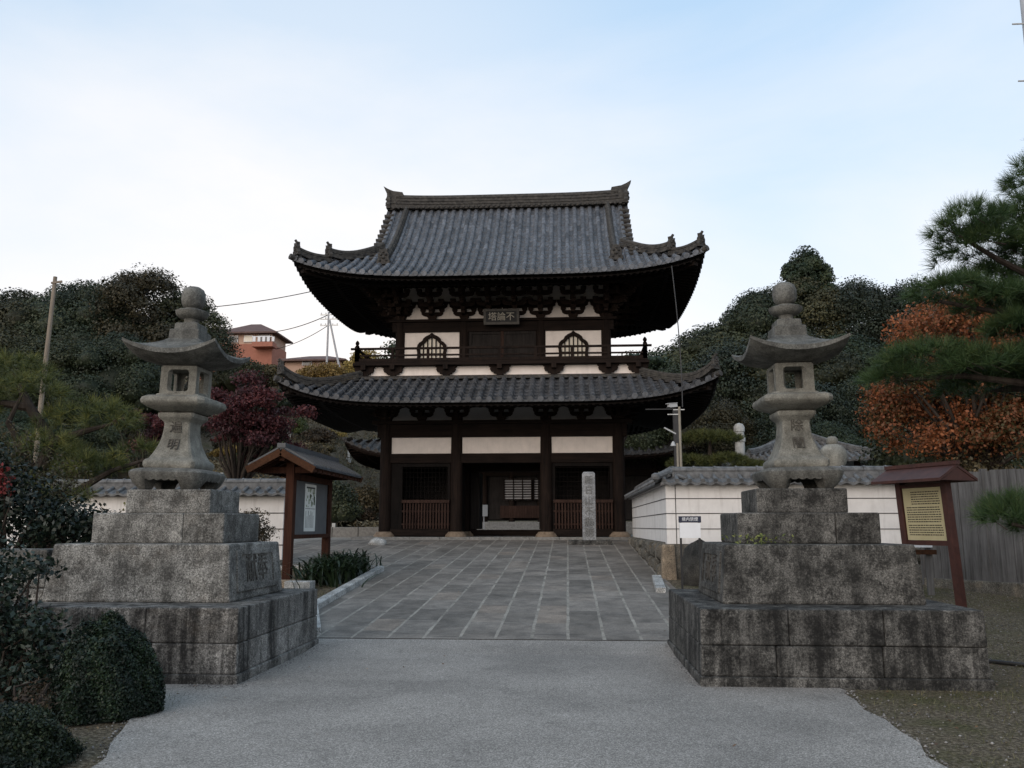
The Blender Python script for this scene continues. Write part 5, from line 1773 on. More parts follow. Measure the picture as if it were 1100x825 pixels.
bush('ochre_tree', -20.6, 86, 2.6, 2.6, 4.0, LM['ochre'], 2600, .28, 'sparse ochre tree close beside the upper roof overhang', 'tree', 32, lobesn=14, core=0)
bush('evergreen_tree', -27.5, 80, 2.6, 2.2, 2.8, LM['evergreen'], 7000, .24, 'low dark bush below the ochre tree on the hillside', 'tree', 33)
bush('evergreen_tree', -23.0, 78, 3.0, 2.2, 2.6, LM['evergreen2'], 7000, .24, 'wide olive bush on the hillside just above the lower roof tip', 'tree', 34)
bush('evergreen_tree', -34.6, 87, 3.4, 2.6, 4.8, LM['evergreen2'], 9000, .24, 'olive tree hiding the foot of the terracotta house', 'tree', 43)
bush('autumn_tree', -32.4, 90, 2.4, 2.2, 3.6, LM['brownleaf'], 4500, .26, 'brownish tree in front of the terracotta house', 'tree', 35, core=.4)
bush('autumn_tree', -18.0, 56, 2.2, 2.0, 4.0, LM['orange'], 3600, .2, 'thin orange-brown tree on the cemetery slope below the lower roof', 'tree', 36, core=0)
bush('green_bush', -14.2, 48, 1.7, 1.4, 3.4, LM['clip'], 6500, .16, 'bright green shrub on the slope left of the gate column', 'shrub', 37)
bush('green_bush', -12.0, 44, 1.6, 1.4, 2.8, LM['evergreen2'], 6500, .15, 'dark green shrub beside the left gate column', 'shrub', 38)
bush('yellow_bush', -14.6, 41, 1.3, 1.1, 2.4, LM['ochre'], 4200, .13, 'yellow shrub seen beyond the notice board', 'shrub', 39, core=.5)
bush('green_bush', -16.6, 43, 1.6, 1.3, 2.2, LM['evergreen'], 6000, .15, 'dark shrub behind the roof of the notice board', 'shrub', 40)
bush('brown_bush', -17.5, 50, 2.2, 1.6, 2.2, LM['brownleaf'], 5500, .17, 'brown shrub on the cemetery slope', 'shrub', 41, core=.5)
bush('brown_bush', -12.6, 52, 1.9, 1.6, 2.8, LM['brownleaf'], 5500, .17, 'pinkish brown shrub against the hall roof left of the gate', 'shrub', 42, core=.4)

_r = random.Random(44)
_mats = ['clip', 'brownleaf', 'evergreen2', 'ochre', 'brownleaf', 'brush', 'evergreen']
for i in range(26):
    yy = _r.uniform(48, 76); xx = -(.21 + .20 * _r.random()) * yy - 1.5
    mm = _mats[i % 7]
    wrd = {'clip': 'light green', 'brownleaf': 'brown', 'evergreen2': 'olive', 'ochre': 'ochre', 'brush': 'straw-coloured', 'evergreen': 'dark green'}[mm]
    bush('slope_shrub', xx, yy, _r.uniform(.9, 1.9), _r.uniform(.8, 1.4), _r.uniform(1.0, 2.4), LM[mm], 1900, .17, 'low %s shrub among the graves on the slope left of the gate' % wrd, 'shrub', 100 + i, core=.45, lobesn=9, group='%s shrubs on the grave slope' % wrd)

# dry grass and brush of the slope: nobody could count it
rng = np.random.default_rng(77)
n = 120000
x = rng.uniform(-44, -8, n); y = 46 + 48 * rng.uniform(0, 1, n) ** 1.2
cl = np.sin(x * .9 + np.sin(y * .7) * 2) * np.sin(y * .8 + x * .3)
keep = cl + rng.uniform(-.7, .7, n) > -.2; x, y, cl = x[keep], y[keep], cl[keep]
z = np.array([gz(a, b_) for a, b_ in zip(x, y)]) + rng.uniform(0, .75, len(x)) * (.4 + .6 * (cl > 0))
V, Q, t_ = leaves(rng, np.stack([x, y, z], 1), np.tile([0, -.5, .6], (len(x), 1)), .30, .11, .8, .5 + .28 * np.sin(x * .35 + y * .5), .6)
tag(np_mesh('hillside_brush', V, Q, t_, LM['brush']), 'dry brown grass and brush covering the cemetery slope', 'brush', kind='stuff')

# grave markers on the slope
gm = empty('grave_marker', (0, 0, 0), 'small pale grave stone on the brown slope left of the gate', 'grave stone', 'grave stones on the slope')
MB().box(-.16, .16, -.16, .16, .25, 1.15).build('stone', M['grave'], gm, bevel=.02)
MB().box(-.30, .30, -.30, .30, -.3, .25).build('base', M['grave'], gm, bevel=.02)
rnd = random.Random(12); first = True
gs = []
for yy in (48, 51, 54.5, 58, 62, 66, 71):
    for i in range(8):
        xx = -33 + i * 2.9 + rnd.uniform(-.8, .8) + (yy - 48) * -.12
        gs.append((xx, yy + rnd.uniform(-.8, .8)))
for i in range(12): gs.append((-24 + i * 1.1 + rnd.uniform(-.2, .2), 41 + rnd.uniform(-1, 2)))
for xx, yy in gs:
    o = gm if first else copy_tree(gm); first = False
    o.location = (xx, yy, gz(xx, yy) - .05); q = rnd.uniform(.45, .75); o.scale = (q, q, q * rnd.uniform(.8, 1.4)); o.rotation_euler = (0, 0, rnd.uniform(-.2, .2))
    ORG[o.name] = Vector(o.location)

# ------------------------------------------------------------------ houses and poles on the hill
def house(x, y, z, w_, d_, h_, roof_h, wall_m, low_m, label, bal=False):
    hs = empty('hill_house', (x, y, z), label, 'house')
    T = lambda: MB(lambda p: Vector((p[0] + x, p[1] + y, p[2] + z)))
    T().box(-w_ / 2, w_ / 2, -d_ / 2, d_ / 2, -3.5, h_ * .52).build('lower_wall', low_m, hs)
    T().box(-w_ / 2 + .1, w_ / 2 - .1, -d_ / 2 + .1, d_ / 2 - .1, h_ * .52 + .003, h_).build('upper_wall', wall_m, hs)
    s = T(); e = .6
    b_ = [(-w_ / 2 - e, -d_ / 2 - e, h_), (w_ / 2 + e, -d_ / 2 - e, h_), (w_ / 2 + e, d_ / 2 + e, h_), (-w_ / 2 - e, d_ / 2 + e, h_)]
    k = max(0, w_ / 2 - d_ / 2) + .1
    s.add(b_ + [(-k, 0, h_ + roof_h), (k, 0, h_ + roof_h)] + [(p[0], p[1], h_ - .18) for p in b_], [(0, 1, 5, 4), (1, 2, 5), (2, 3, 4, 5), (3, 0, 4), (9, 8, 7, 6), (0, 6, 7, 1), (1, 7, 8, 2), (2, 8, 9, 3), (3, 9, 6, 0)])
    s.build('roof', M['houseroof'], hs)
    for wx in (-.28, .02) if bal else (-.1,):
        s = T(); s.box(w_ * wx - .55, w_ * wx + .55, -d_ / 2 - .02, -d_ / 2 + .12, h_ * .60, h_ * .88); o = s.build('window', M['railwhite'], hs)
        s = T(); s.box(w_ * wx - .48, w_ * wx + .48, -d_ / 2 - .04, -d_ / 2 - .021, h_ * .62, h_ * .86); s.build('pane', M['glassdark'] if wx < 0 else M['shoji'], o)
    if bal:
        s = T(); s.box(w_ * .18, w_ / 2 + .5, -d_ / 2 - 1.4, -d_ / 2 - .01, h_ * .30, h_ * .50); o = s.build('balcony', low_m, hs)
        s = T()
        for i in range(5): s.box(w_ * .20 + i * .55, w_ * .20 + i * .55 + .3, -d_ / 2 - 1.42, -d_ / 2 - 1.36, h_ * .505, h_ * .70)
        s.box(w_ * .18, w_ / 2 + .45, -d_ / 2 - 1.42, -d_ / 2 - 1.36, h_ * .70, h_ * .73)
        s.build('balcony_rail', M['railwhite'], o)
        T().box(w_ * .2, w_ / 2 - .3, -d_ / 2 - .02, -d_ / 2 + .09, h_ * .53, h_ * .9).build('window', M['glassdark'], hs)
    return hs
house(-37.1, 98, 21.0, 6.0, 5.0, 2.8, 1.6, M['stucco'], M['brickred'], 'peach and terracotta house with brown hipped roof and white balcony rail', True)
house(-42.0, 99, 21.3, 3.9, 4.6, 3.0, 1.1, M['stucco'], M['brickred'], 'second peach house half hidden by the dark trees at the left')
house(-28.4, 95, 18.4, 6.6, 4.6, 1.5, .9, M['stucco'], M['stucco'], 'low grey house with a long shallow roof behind the ochre tree')
# wooden pole on the left
up = empty('utility_pole', (-25.9, 40, 1.04), 'leaning weathered timber pole among the trees at the left', 'utility pole')
MB().tube([(-25.75, 40, .5), (-25.72, 40, 7.8), (-25.58, 40, 13.85)], [.13, .12, .095], 10).build('shaft', M['polewood'], up)
s = MB(); s.bar((-25.70, 39.9, 13.5), (-25.20, 40.0, 13.6), .08, .10); s.build('bracket', M['polewood'], up)
# far braced pole
up = empty('utility_pole', (-26.0, 90, 17), 'thin double-legged utility pole on the skyline left of the upper roof', 'utility pole')
s = MB(); s.tube([(-26.0, 90, 16), (-26.0, 90, 24.7)], [.13, .10], 8); s.tube([(-24.6, 90, 18.5), (-25.85, 90, 23.8)], [.12, .10], 8); sh = s.build('shaft', M['concrete'], up)
for z in (23.2, 23.9, 24.4):
    s = MB(); s.bar((-26.9, 90, z), (-24.9, 90, z + .02), .10, .10)
    for q in (-26.8, -26.3, -25.5, -25.0): s.lathe([(.05, 0), (.07, .1), (.03, .22)], (q, 90, z + .05), 6)
    s.build('cross_arm', M['greymetal'], sh)
# foreground concrete pole, mostly out of the picture at the right
up = empty('utility_pole', (6.92, 12.0, 0), 'pale concrete pole with step bolts cut off by the top right corner', 'utility pole')
MB().tube([(6.92, 12, -.2), (6.92, 12, 11.5)], [.21, .155], 20).build('shaft', M['concrete'], up, smooth='all')
for k in range(16):
    s = MB(); z = 2.0 + k * .45; sg2 = -1 if k % 2 else 1
    s.tube([(6.92 + sg2 * .15, 11.98, z), (6.92 + sg2 * .34, 11.98, z)], .012, 6); s.build('step_bolt', M['greymetal'], up)
def wire(a, b_, sag, label, r_=.02):
    a = Vector(a); b_ = Vector(b_); s = MB()
    s.tube([a.lerp(b_, i / 16) - Vector((0, 0, sag * 4 * (i / 16) * (1 - i / 16))) for i in range(17)], r_, 6)
    tag(s.build('overhead_wire', M['wire']), label, 'wire')
wire((-30.0, 66, 19.0), (-16.5, 66, 21.2), .35, 'thin overhead wire crossing the sky from the left wood to the upper roof', .035)
wire((-33.9, 96, 24.0), (-26.0, 90, 24.4), .25, 'overhead wire from the terracotta house up to the far pole', .045)
wire((-33.9, 96, 21.9), (-26.0, 90, 23.2), .35, 'lower overhead wire below the one from the house to the far pole', .035)

# ------------------------------------------------------------------ garden trees
def tufts(rng, P, D_, n, ln, wd, spread_=.75, tone=None):
    """needle tufts: n needles at each point around direction D_"""
    k = len(P); P2 = np.repeat(P, n, 0); D2 = np.repeat(D_, n, 0)
    d = unit(D2 + rng.normal(0, spread_, (k * n, 3)))
    sd_ = unit(np.cross(d, rng.normal(0, 1, (k * n, 3))))
    L_ = ln * rng.uniform(.65, 1.15, (k * n, 1))
    V = np.stack([P2 - sd_ * wd, P2 + sd_ * wd, P2 + d * L_ + sd_ * wd * .25, P2 + d * L_ - sd_ * wd * .25], 1).reshape(-1, 3)
    Q = np.arange(4 * k * n).reshape(-1, 4)
    tt = np.repeat(rng.uniform(.1, .8, k) if tone is None else tone, n) + rng.uniform(-.15, .25, k * n)
    return V, Q, np.clip(tt, 0, 1)

def pads(rng, pl, per):
    P = []; D_ = []
    for (x, y, z, rx, ry, rz) in pl:
        n = int(per * rx * ry)
        d = unit(rng.normal(0, 1, (n, 3))); d[:, 2] = np.abs(d[:, 2]) * 1.0 - .35
        r_ = rng.uniform(.35, 1.0, (n, 1)) ** .6
        P.append(np.array([x, y, z]) + d * np.array([rx, ry, rz]) * r_); dd = d * np.array([.8, .8, .6]) + np.array([0, 0, .55]); D_.append(unit(dd))
    return np.concatenate(P), np.concatenate(D_)

# foreground pine reaching in from the right
rng = np.random.default_rng(5)
pn_ = empty('pine_tree', (6.9, 8.7, 0), 'dark green pine reaching in from the right edge over the board fence', 'pine tree')
pl = [(4.25, 8.6, 4.28, .58, .5, .20), (3.95, 8.3, 4.42, .36, .4, .16), (4.95, 8.8, 4.30, .55, .6, .26), (4.95, 8.5, 5.02, .46, .5, .24), (5.3, 8.8, 5.3, .5, .5, .3),
      (3.80, 8.5, 3.78, .42, .45, .13), (4.35, 8.4, 3.66, .55, .5, .15), (4.9, 8.6, 3.75, .5, .5, .2), (4.42, 9.0, 4.02, .4, .4, .12), (4.75, 8.5, 4.62, .4, .4, .18), (4.5, 8.8, 4.55, .3, .35, .14), (5.0, 8.9, 4.0, .5, .5, .2), (4.55, 8.5, 3.42, .5, .5, .14),
      (3.72, 8.9, 3.18, .55, .5, .17), (4.30, 8.7, 3.05, .70, .6, .20), (4.9, 8.6, 3.10, .65, .6, .24), (3.45, 9.1, 3.02, .35, .4, .12), (4.5, 9.3, 2.95, .6, .5, .18),
      (4.22, 8.4, 1.62, .42, .4, .13), (4.6, 8.5, 1.50, .45, .45, .16), (4.9, 8.3, 1.66, .45, .4, .2), (4.05, 8.2, 1.56, .25, .3, .09), (4.55, 8.1, 1.80, .3, .3, .12)]
pl = [(a, b_, c_, d * .95, e, f * (1.7 if c_ > 3.9 or c_ < 2 else 1.25)) for a, b_, c_, d, e, f in pl]
P, D_ = pads(rng, pl, 620)
np_mesh('needles', *tufts(rng, P, D_, 36, .145, .0023, .70), LM['pine'], pn_)
s = MB()
s.tube([(7.0, 8.7, -.2), (6.85, 8.7, 1.2), (6.6, 8.75, 2.6), (6.5, 8.7, 4.2), (6.2, 8.7, 5.8)], [.24, .20, .17, .13, .07], 10)
for P_ in ([(6.55, 8.7, 3.1), (5.6, 8.6, 3.42), (4.9, 8.6, 3.50), (4.3, 8.5, 3.55), (3.7, 8.5, 3.68)], [(6.5, 8.7, 3.9), (5.4, 8.7, 3.92), (4.8, 8.6, 3.86), (4.3, 8.5, 4.1), (3.9, 8.4, 4.32)],
           [(6.6, 8.7, 2.4), (5.6, 8.8, 2.86), (4.7, 8.7, 2.86), (4.0, 8.8, 2.98), (3.5, 9.0, 2.98)], [(6.85, 8.7, 1.1), (5.6, 8.5, 1.26), (4.9, 8.4, 1.36), (4.4, 8.3, 1.42), (4.05, 8.2, 1.50)],
           [(6.4, 8.7, 4.7), (5.5, 8.6, 4.75), (5.0, 8.5, 4.9)], [(4.8, 8.6, 3.86), (4.95, 8.8, 4.15)], [(4.9, 8.6, 3.5), (4.5, 9.0, 3.95)], [(4.7, 8.7, 2.86), (4.5, 9.3, 2.9)]):
    s.tube(P_, [.062 - .045 * i / (len(P_) - 1) for i in range(len(P_))], 7)
for q in range(0, len(P), 14):
    e = P[q]; s.tube([tuple(e), (e[0] + .10 + rng.uniform(-.05, .12), e[1] + rng.uniform(-.1, .1), e[2] - .07)], [.003, .006], 4, cap=False)
s.build('trunk', M['bark'], pn_)

# garden pine behind the left retaining wall
rng = np.random.default_rng(6)
gp = empty('pine_tree', (-8.72, 14, .2), 'olive garden pine with crooked dark limbs at the left before the white wall', 'pine tree')
pl = [(-9.7, 14.2, 4.15, .8, .7, .34), (-9.1, 13.8, 3.75, .7, .7, .3), (-10.3, 14, 3.5, .8, .7, .3), (-8.3, 14.2, 3.30, .85, .7, .42), (-7.75, 14, 3.28, .55, .6, .32), (-8.6, 13.6, 2.75, .7, .6, .3), (-9.9, 13.7, 2.65, .7, .6, .28),
      (-7.9, 13.8, 2.45, .6, .5, .22), (-8.95, 13.5, 2.15, .55, .5, .26), (-8.2, 13.6, 1.95, .45, .45, .2), (-9.7, 13.4, 1.9, .5, .5, .24), (-10.8, 14.5, 4.3, .7, .7, .4), (-7.35, 14.2, 2.75, .4, .4, .16), (-8.7, 14.4, 2.5, .6, .5, .5)]
pl = [(a, b_, c_, d, e, f * 1.35) for a, b_, c_, d, e, f in pl]
P, D_ = pads(rng, pl, 135)
np_mesh('needles', *tufts(rng, P, D_, 34, .20, .0042, .85), LM['pine_olive'], gp)
s = MB()
s.tube([(-8.72, 14, 0), (-8.76, 14, .9), (-8.66, 14, 1.7), (-8.95, 14, 2.3), (-8.75, 14, 2.9), (-9.2, 14, 3.5), (-9.6, 14.1, 4.1)], [.21, .18, .16, .13, .11, .08, .04], 9)
for P_ in ([(-8.7, 14, 1.9), (-8.2, 13.9, 2.05), (-7.6, 13.9, 2.4), (-6.9, 13.9, 2.62)], [(-8.95, 14, 2.3), (-9.6, 13.8, 2.6), (-10.2, 13.8, 2.8)], [(-8.75, 14, 2.9), (-8.2, 14.1, 3.1), (-7.7, 14, 3.2)],
           [(-9.2, 14, 3.5), (-9.9, 14, 3.6), (-10.6, 14.3, 4.2)], [(-8.66, 14, 1.7), (-9.1, 13.7, 2.0), (-9.7, 13.4, 1.85)], [(-8.66, 14, 1.75), (-8.4, 13.6, 1.9), (-8.1, 13.5, 1.9)], [(-9.0, 14, 2.35), (-9.35, 13.7, 3.2), (-9.15, 13.7, 3.7)]):
    s.tube(P_, [.085 - .065 * i / (len(P_) - 1) for i in range(len(P_))], 7)
s.build('trunk', M['bark'], gp)

# clipped cloud pine behind the right wall
rng = np.random.default_rng(7)
cp = empty('clipped_pine', (4.45, 27, 1.04), 'clipped cloud pine with flat pale-green pads above the right wall', 'pine tree')
pl = [(4.35, 27, 4.18, .95, .7, .34), (5.0, 27, 4.2, .45, .5, .22), (3.85, 26.9, 3.42, .75, .6, .30), (4.9, 27, 3.48, .8, .6, .32), (5.6, 26.8, 3.25, .6, .5, .34), (3.6, 26.8, 2.75, .7, .6, .28), (4.6, 26.8, 2.8, .7, .6, .3), (5.5, 26.7, 2.7, .8, .6, .4)]
P, D_ = pads(rng, pl, 420)
np_mesh('needles', *tufts(rng, P, D_, 26, .16, .007, .8), LM['clip'], cp)
s = MB(); s.tube([(4.5, 27, .8), (4.55, 27, 2.2), (4.4, 27, 3.2), (4.45, 27, 4.2)], [.13, .11, .09, .04], 8)
for P_ in ([(4.5, 27, 2.6), (4.0, 26.9, 3.0), (3.8, 26.9, 3.3)], [(4.42, 27, 3.0), (4.9, 27, 3.2), (5.3, 26.9, 3.3)], [(4.55, 27, 2.2), (5.2, 26.8, 2.5)], [(4.55, 27, 2.1), (3.8, 26.8, 2.55)]): s.tube(P_, [.06, .045, .02][:len(P_)], 6)
s.build('trunk', M['bark'], cp)

def maple(name, x, y, lobes, n, ln, mat, label, seed, r0=.09, jit=.9, trunk_at=None, core=0):
    rng = np.random.default_rng(seed); bx, by = trunk_at or (x, y)
    root = empty(name, (bx, by, gz(bx, by)), label, 'tree')
    foliage('crown', rng, lobes, n, ln, ln * .72, mat, root, core, jit, .8, .15, 1.1, -.8)
    limb_tree(random.Random(seed), (bx, by, gz(bx, by)), [(l[0], l[1], l[2] + l[5] * .3) for l in lobes], r0, M['bark'], root, 'trunk', .42, .16)
    return root
rng = np.random.default_rng(9)
def flat_lobes(cx_, cy_, cz_, rx, ry, rz, n, k, seed, flat=.5):
    q = np.random.default_rng(seed); out = []
    for i in range(n):
        d = unit(q.normal(0, 1, (1, 3)))[0] * q.uniform(.35, .95)
        kk = k * q.uniform(.5, 1.3); out.append((cx_ + d[0] * rx, cy_ + d[1] * ry, cz_ + d[2] * rz, kk, kk, kk * flat))
    return out
maple('red_maple', -9.4, 24, flat_lobes(-9.1, 24, 4.45, 1.75, 1.3, 1.3, 64, .42, 1), 24000, .085, LM['maple'], 'deep red maple to the right of the left lantern', 51, .10, trunk_at=(-9.6, 24.2))
maple('red_maple', -12.4, 24.5, flat_lobes(-12.2, 24.5, 4.3, 1.2, 1.0, .95, 24, .42, 2), 8000, .085, LM['maple'], 'sparser red maple to the left of the left lantern', 52, .08)
maple('evergreen_tree', -8.4, 42, flat_lobes(-8.6, 42, 9.0, 1.6, 1.4, 1.7, 34, .8, 21), 11000, .15, LM['evergreen'], 'dark tree rising behind the left end of the gate balcony', 54, .16, core=.6)
maple('evergreen_tree', 2.0, 43, flat_lobes(3.3, 43, 9.0, 1.7, 1.4, 1.6, 34, .8, 22), 11000, .15, LM['evergreen'], 'dark tree rising behind the right end of the gate balcony', 55, .16, core=.6)
maple('autumn_cherry', 9.8, 21, flat_lobes(9.7, 21, 4.9, 2.7, 1.8, 2.6, 90, .70, 3, .75), 56000, .092, LM['orange'], 'orange-leaved autumn tree behind the information board and pine', 53, .14)
bush('autumn_shrub', 9.3, 20.6, 1.6, 1.3, 2.6, LM['brownleaf'], 5500, .10, 'green and brown undergrowth below the orange tree', 'shrub', 61, core=.5)
bush('evergreen_tree', 11.6, 27, 2.6, 2.2, 5.0, LM['evergreen2'], 14000, .16, 'mid green tree behind the orange tree at the right', 'tree', 62)

# ------------------------------------------------------------------ foreground shrubs
def clipped(x, y, rx, ry, rz, label, seed, n):
    rng = np.random.default_rng(seed)
    root = empty('clipped_bush', (x, y, 0), label, 'shrub')
    d = unit(rng.normal(0, 1, (n, 3))); d[:, 2] = np.abs(d[:, 2])
    lump = 1 + .08 * np.sin(d[:, 0] * 7 + seed) * np.sin(d[:, 1] * 6 + 1) + .05 * np.sin(d[:, 2] * 9 + d[:, 0] * 5 + seed) + .03 * np.sin(d[:, 1] * 15 + d[:, 2] * 13)
    P = np.array([x, y, .02]) + d * np.array([rx, ry, rz]) * (lump * (rng.uniform(.90, 1.0, n) + .06 * rng.uniform(0, 1, n) ** 6))[:, None]
    tn = .45 + .25 * np.sin(d[:, 0] * 9 + d[:, 2] * 7 + seed)
    V, Q = cores([(x, y, .02, rx, ry, rz)], .80, 24, 18)
    np_mesh('foliage', *join_np([leaves(rng, P, d, .030, .015, .85, tn, .8), (V, Q, np.full(len(Q), .1))]), LM['azalea'], root)
    s = MB()
    for k in range(10):
        a = k * .63; s.tube([(x + .05 * math.cos(a), y + .05 * math.sin(a), -.05), (x + rx * .5 * math.cos(a), y + ry * .5 * math.sin(a), rz * .5)], [.014, .008], 5)
    s.build('stem', M['bark'], root)
    return root
clipped(-3.70, 6.95, .40, .44, .73, 'larger dark clipped round bush beside the left pedestal', 71, 42000)
clipped(-3.80, 5.45, .66, .55, .36, 'low dark clipped bush in the bottom left corner', 72, 36000)

def broadleaf(name, blobs, n, ln, mat, label, seed, base, cat='shrub', wd=.55, flowers=0):
    rng = np.random.default_rng(seed)
    root = empty(name, base, label, cat)
    foliage('foliage', rng, blobs, n, ln, ln * wd, mat, root, 0, .8, .8, .25, 1.1, -.9)
    s = MB(); q = random.Random(seed)
    for b_ in blobs:
        for k in range(3):
            e = Vector((b_[0] + q.uniform(-.6, .6) * b_[3], b_[1] + q.uniform(-.6, .6) * b_[4], b_[2] + q.uniform(-.3, .7) * b_[5]))
            a = Vector(base) + Vector((q.uniform(-.1, .1), q.uniform(-.1, .1), 0)); m_ = a.lerp(e, .55) + Vector((q.uniform(-.15, .15), q.uniform(-.1, .1), .1))
            s.tube([a, m_, e], [.018, .012, .005], 5)
    s.build('stem', M['bark'], root)
    if flowers:
        P, d, lt = shell(rng, blobs[:flowers], 160, .9, 1.1)
        np_mesh('red_leaves', *leaves(rng, P, d, ln * .9, ln * .6, .8), LM['red'], root)
    return root
cb_ = [(-4.85, 7.4, .45, .36, .45, .42), (-4.95, 7.2, .85, .34, .45, .30), (-4.62, 7.3, 1.12, .20, .3, .12), (-4.5, 7.2, .62, .26, .3, .2), (-4.30, 7.2, .40, .26, .3, .25), (-4.4, 7.1, .22, .3, .35, .24), (-5.2, 7.5, 1.1, .4, .5, .3), (-5.2, 7.3, .5, .5, .5, .45)]
broadleaf('camellia_bush', cb_, 7000, .062, LM['camellia'], 'glossy dark camellia bush at the left edge in front of the stone wall', 73, (-4.75, 7.3, 0))
cb_ = [(-6.6, 9.9, 1.7, .6, .5, .5), (-7.2, 9.8, 2.1, .7, .5, .5), (-5.9, 9.9, 1.5, .5, .45, .32), (-7.5, 9.8, 1.6, .7, .5, .45), (-6.95, 9.7, 2.3, .35, .35, .3), (-5.6, 10.1, 1.42, .35, .4, .25), (-6.3, 10.2, 1.4, .5, .5, .35)]
broadleaf('camellia_bush', cb_, 12000, .07, LM['camellia'], 'dark leafy shrub on top of the low retaining wall at the left', 74, (-6.7, 9.9, .9))
cb_ = [(-6.55, 9.5, 2.05, .14, .2, .14), (-6.5, 9.5, 1.9, .12, .2, .12)]
broadleaf('red_leaf_shrub', cb_, 220, .06, LM['red'], 'sprig of bright red leaves in the shrub at the left', 75, (-6.6, 9.7, 1.3))
cb_ = [(-7.3, 10.6, 2.3, .6, .4, .5), (-7.9, 10.5, 2.5, .6, .5, .6), (-6.7, 10.8, 2.0, .5, .4, .4)]
broadleaf('brown_shrub', cb_, 3800, .05, LM['brownleaf'], 'brownish twiggy shrub above the camellia at the left edge', 76, (-7.3, 10.6, .8))
cb_ = [(-4.02, 6.45, .16, .22, .18, .14), (-3.92, 6.25, .12, .16, .15, .12), (-4.1, 6.7, .22, .2, .2, .16)]
broadleaf('twiggy_shrub', cb_, 420, .035, LM['brownleaf'], 'small dry twiggy shrub between the two clipped bushes', 77, (-4.0, 6.4, 0))
cb_ = flat_lobes(-4.75, 12.4, 1.25, .55, .5, .55, 16, .26, 8)
broadleaf('azalea_bush', cb_, 5200, .045, LM['brownleaf'], 'brown-green azalea behind the left pedestal before the white wall', 78, (-4.75, 12.4, .1))
cb_ = flat_lobes(-6.4, 12.6, 1.5, .4, .4, .45, 9, .26, 9)
broadleaf('green_shrub', cb_, 2400, .06, LM['weed'], 'fresh green shrub at the foot of the garden pine', 79, (-6.5, 12.6, .1))

# strap-leaved clump under the notice board
rng = np.random.default_rng(15)
sc2 = empty('strap_leaf_plant', (-4.75, 17.8, gz(0, 17.8)), 'clump of arching dark green strap leaves under the notice board', 'plant')
V = []; Q = []; T_ = []
for k in range(760):
    bx, by = -4.74 + rng.normal(0, .24), 17.7 + rng.normal(0, .70)
    a = rng.uniform(0, 6.28); ln = rng.uniform(.55, 1.0); out_ = rng.uniform(.22, .72); wd = rng.uniform(.014, .024)
    d = np.array([math.cos(a), math.sin(a), 0]); sd_ = np.array([-d[1], d[0], 0]) * wd
    zb = gz(bx, by); b_ = len(V); m_ = 6
    for i in range(m_ + 1):
        q = i / m_; p = np.array([bx, by, zb]) + d * out_ * q ** 1.5 * 1.25 + np.array([0, 0, ln * (q - .55 * q ** 2.6)])
        V += [p - sd_ * (1 - q ** 3), p + sd_ * (1 - q ** 3)]
    for i in range(m_): Q.append((b_ + 2 * i, b_ + 2 * i + 1, b_ + 2 * i + 3, b_ + 2 * i + 2)); T_.append(rng.uniform(0, 1) * .6 + .3 * i / m_)
np_mesh('leaves', np.array(V), np.array(Q), T_, LM['strap'], sc2)

# weeds on the right pedestal
rng = np.random.default_rng(16)
wd_ = empty('weed', (1.92, 9.1, 1.3), 'little yellow-green weed growing on a ledge of the right pedestal', 'plant')
P = np.array([1.95, 9.15, 1.30]) + rng.normal(0, 1, (90, 3)) * np.array([.16, .05, .0]) + np.array([0, 0, 1]) * rng.uniform(0, .10, (90, 1))
np_mesh('leaves', *leaves(rng, P, np.tile([0, -.3, 1.0], (90, 1)), .05, .025, .6), LM['weed'], wd_)

# grass, moss tufts and litter on the soil
rng = np.random.default_rng(17)
def scatter(n, x0, x1, y0, y1, ok):
    x = rng.uniform(x0, x1, n); y = rng.uniform(y0, y1, n); k = ok(x, y); return x[k], y[k]
def onsoil(x, y):
    r_ = (x > 2.45) & (y < 16.5) & ~((x > 1.2) & (x < 3.98) & (y > 8.35) & (y < 11.2))
    l_ = (x < -4.2) & (y > 11) & (y < 19.0) | (x < -3.3) & (y < 8.2)
    return r_ | l_
x, y = scatter(160000, -9, 9.5, 3.5, 19, onsoil)
cl = np.sin(x * 1.7 + np.sin(y * 1.3) * 1.5) * np.sin(y * 1.9 + x * .6) + rng.uniform(-.8, .8, len(x))
x, y = x[cl > .1], y[cl > .1]
z = np.array([gz(a, b_) for a, b_ in zip(x, y)])
n = len(x); a = rng.uniform(0, 6.28, n); ln = rng.uniform(.012, .045, n); w2 = rng.uniform(.0015, .003, n)
dx, dy = np.cos(a), np.sin(a); tx, ty = rng.normal(0, .5, n) * ln, rng.normal(0, .5, n) * ln
V = np.stack([np.stack([x - dx * w2, y - dy * w2, z], 1), np.stack([x + dx * w2, y + dy * w2, z], 1), np.stack([x + tx + dx * w2 * .2, y + ty, z + ln], 1), np.stack([x + tx - dx * w2 * .2, y + ty, z + ln], 1)], 1).reshape(-1, 3)
tag(np_mesh('grass', V, np.arange(4 * n).reshape(n, 4), rng.uniform(0, 1, n), LM['grass']), 'short patchy grass on the bare soil', 'grass', kind='stuff')
x, y = scatter(9000, -9, 9.5, 3.5, 19, onsoil)
k = rng.uniform(0, 1, len(x)) < .5
x, y = x[k], y[k]
x2, y2 = rng.uniform(-3.9, 1.9, 60), rng.uniform(5, 26, 60)
x, y = np.concatenate([x, x2]), np.concatenate([y, y2])
z = np.array([gz(a, b_) for a, b_ in zip(x, y)]) + rng.uniform(.008, .02, len(x)) + np.where(onsoil(x, y), 0, .022)
V, Q, t_ = leaves(rng, np.stack([x, y, z], 1), np.tile([0, 0, 1.0], (len(x), 1)), .035, .022, .25)
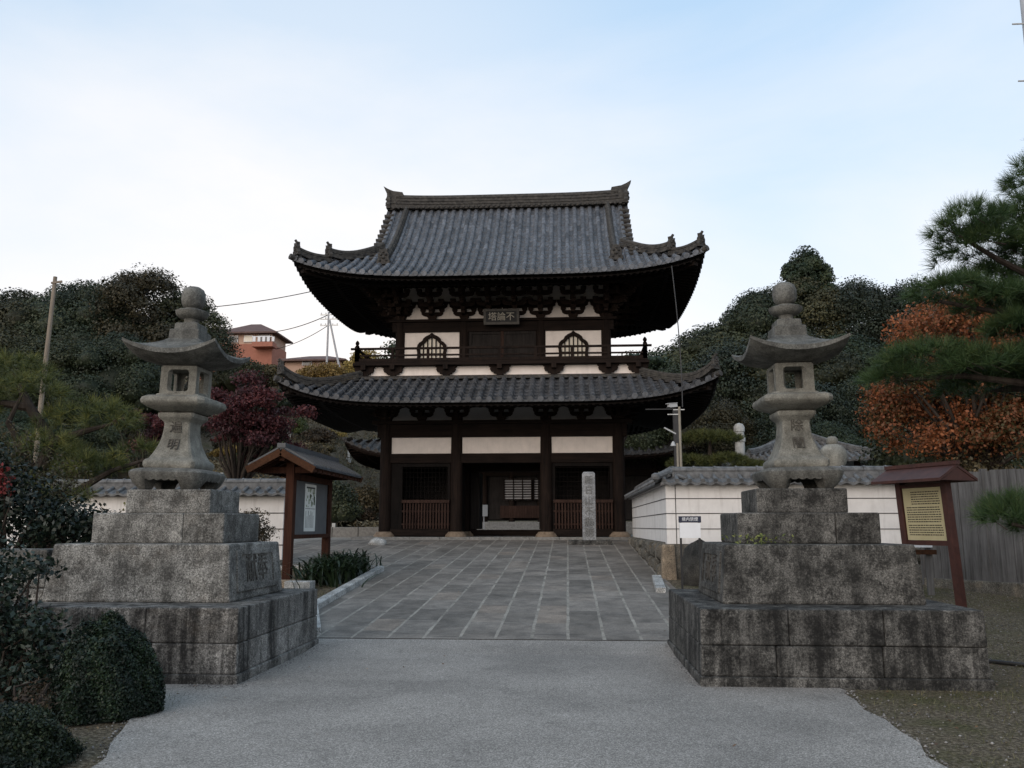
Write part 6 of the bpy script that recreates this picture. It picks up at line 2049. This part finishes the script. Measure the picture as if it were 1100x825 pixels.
tag(np_mesh('fallen_leaves', V, Q, t_, LM['litter']), 'scattered brown fallen leaves on soil and paving', 'leaves', kind='stuff')
# loose gravel and grit along the edges of the forecourt
rng = np.random.default_rng(18)
x, y = scatter(16000, -5, 8.5, 3.5, 16, onsoil)
k = rng.uniform(0, 1, len(x)) < .55; x, y = x[k], y[k]
ex = np.array([e[2] for e in edge]); ey = np.array([e[0] for e in edge]); el = np.array([e[1] for e in edge])
q = rng.integers(0, len(edge) - 1, 2600); w_q = rng.uniform(0, 1, 2600)
sd_ = rng.uniform(0, 1, 2600) < .5
gx = np.where(sd_, ex[q] * (1 - w_q) + ex[q + 1] * w_q, el[q] * (1 - w_q) + el[q + 1] * w_q) + rng.normal(0, .05, 2600); gy = ey[q] * (1 - w_q) + ey[q + 1] * w_q
gx2 = rng.normal(-3.08, .05, 500); gy2 = rng.uniform(8.2, 10.8, 500); gx3 = rng.normal(1.18, .03, 400); gy3 = rng.uniform(8.4, 11, 400)
gx4 = rng.uniform(-3.6, -3.0, 500); gy4 = rng.normal(8.15, .05, 500)
x = np.concatenate([x, gx, gx2, gx3, gx4]); y = np.concatenate([y, gy, gy2, gy3, gy4])
k = y > 3.4; x, y = x[k], y[k]
n = len(x); z = np.array([gz(a, b_) for a, b_ in zip(x, y)]) + .010
r_ = rng.uniform(.004, .013, n); c_ = np.stack([x, y, z], 1)
dirs = np.array([[1, 0, 0], [0, 1, 0], [-1, 0, 0], [0, -1, 0], [0, 0, .8], [0, 0, -.8]])
V = (c_[:, None, :] + dirs[None] * r_[:, None, None] * rng.uniform(.7, 1.3, (n, 6, 1))).reshape(-1, 3)
F = np.array([[0, 1, 4], [1, 2, 4], [2, 3, 4], [3, 0, 4], [1, 0, 5], [2, 1, 5], [3, 2, 5], [0, 3, 5]])
Q = (np.arange(n)[:, None, None] * 6 + F[None]).reshape(-1, 3)
tag(np_mesh('gravel', V, Q, np.repeat(rng.uniform(0, 1, n), 8), LM['grit']), 'loose grey gravel along the edges of the concrete and on the soil', 'gravel', kind='stuff')
# black hose on the soil at the right
s = MB(); s.tube([(4.45, 10.2, .02), (4.7, 9.95, .025), (5.05, 9.65, .02), (5.6, 9.3, .02)], .022, 8)
tag(s.build('hose', M['blackmetal']), 'black hose lying on the mossy soil right of the pedestal', 'hose')
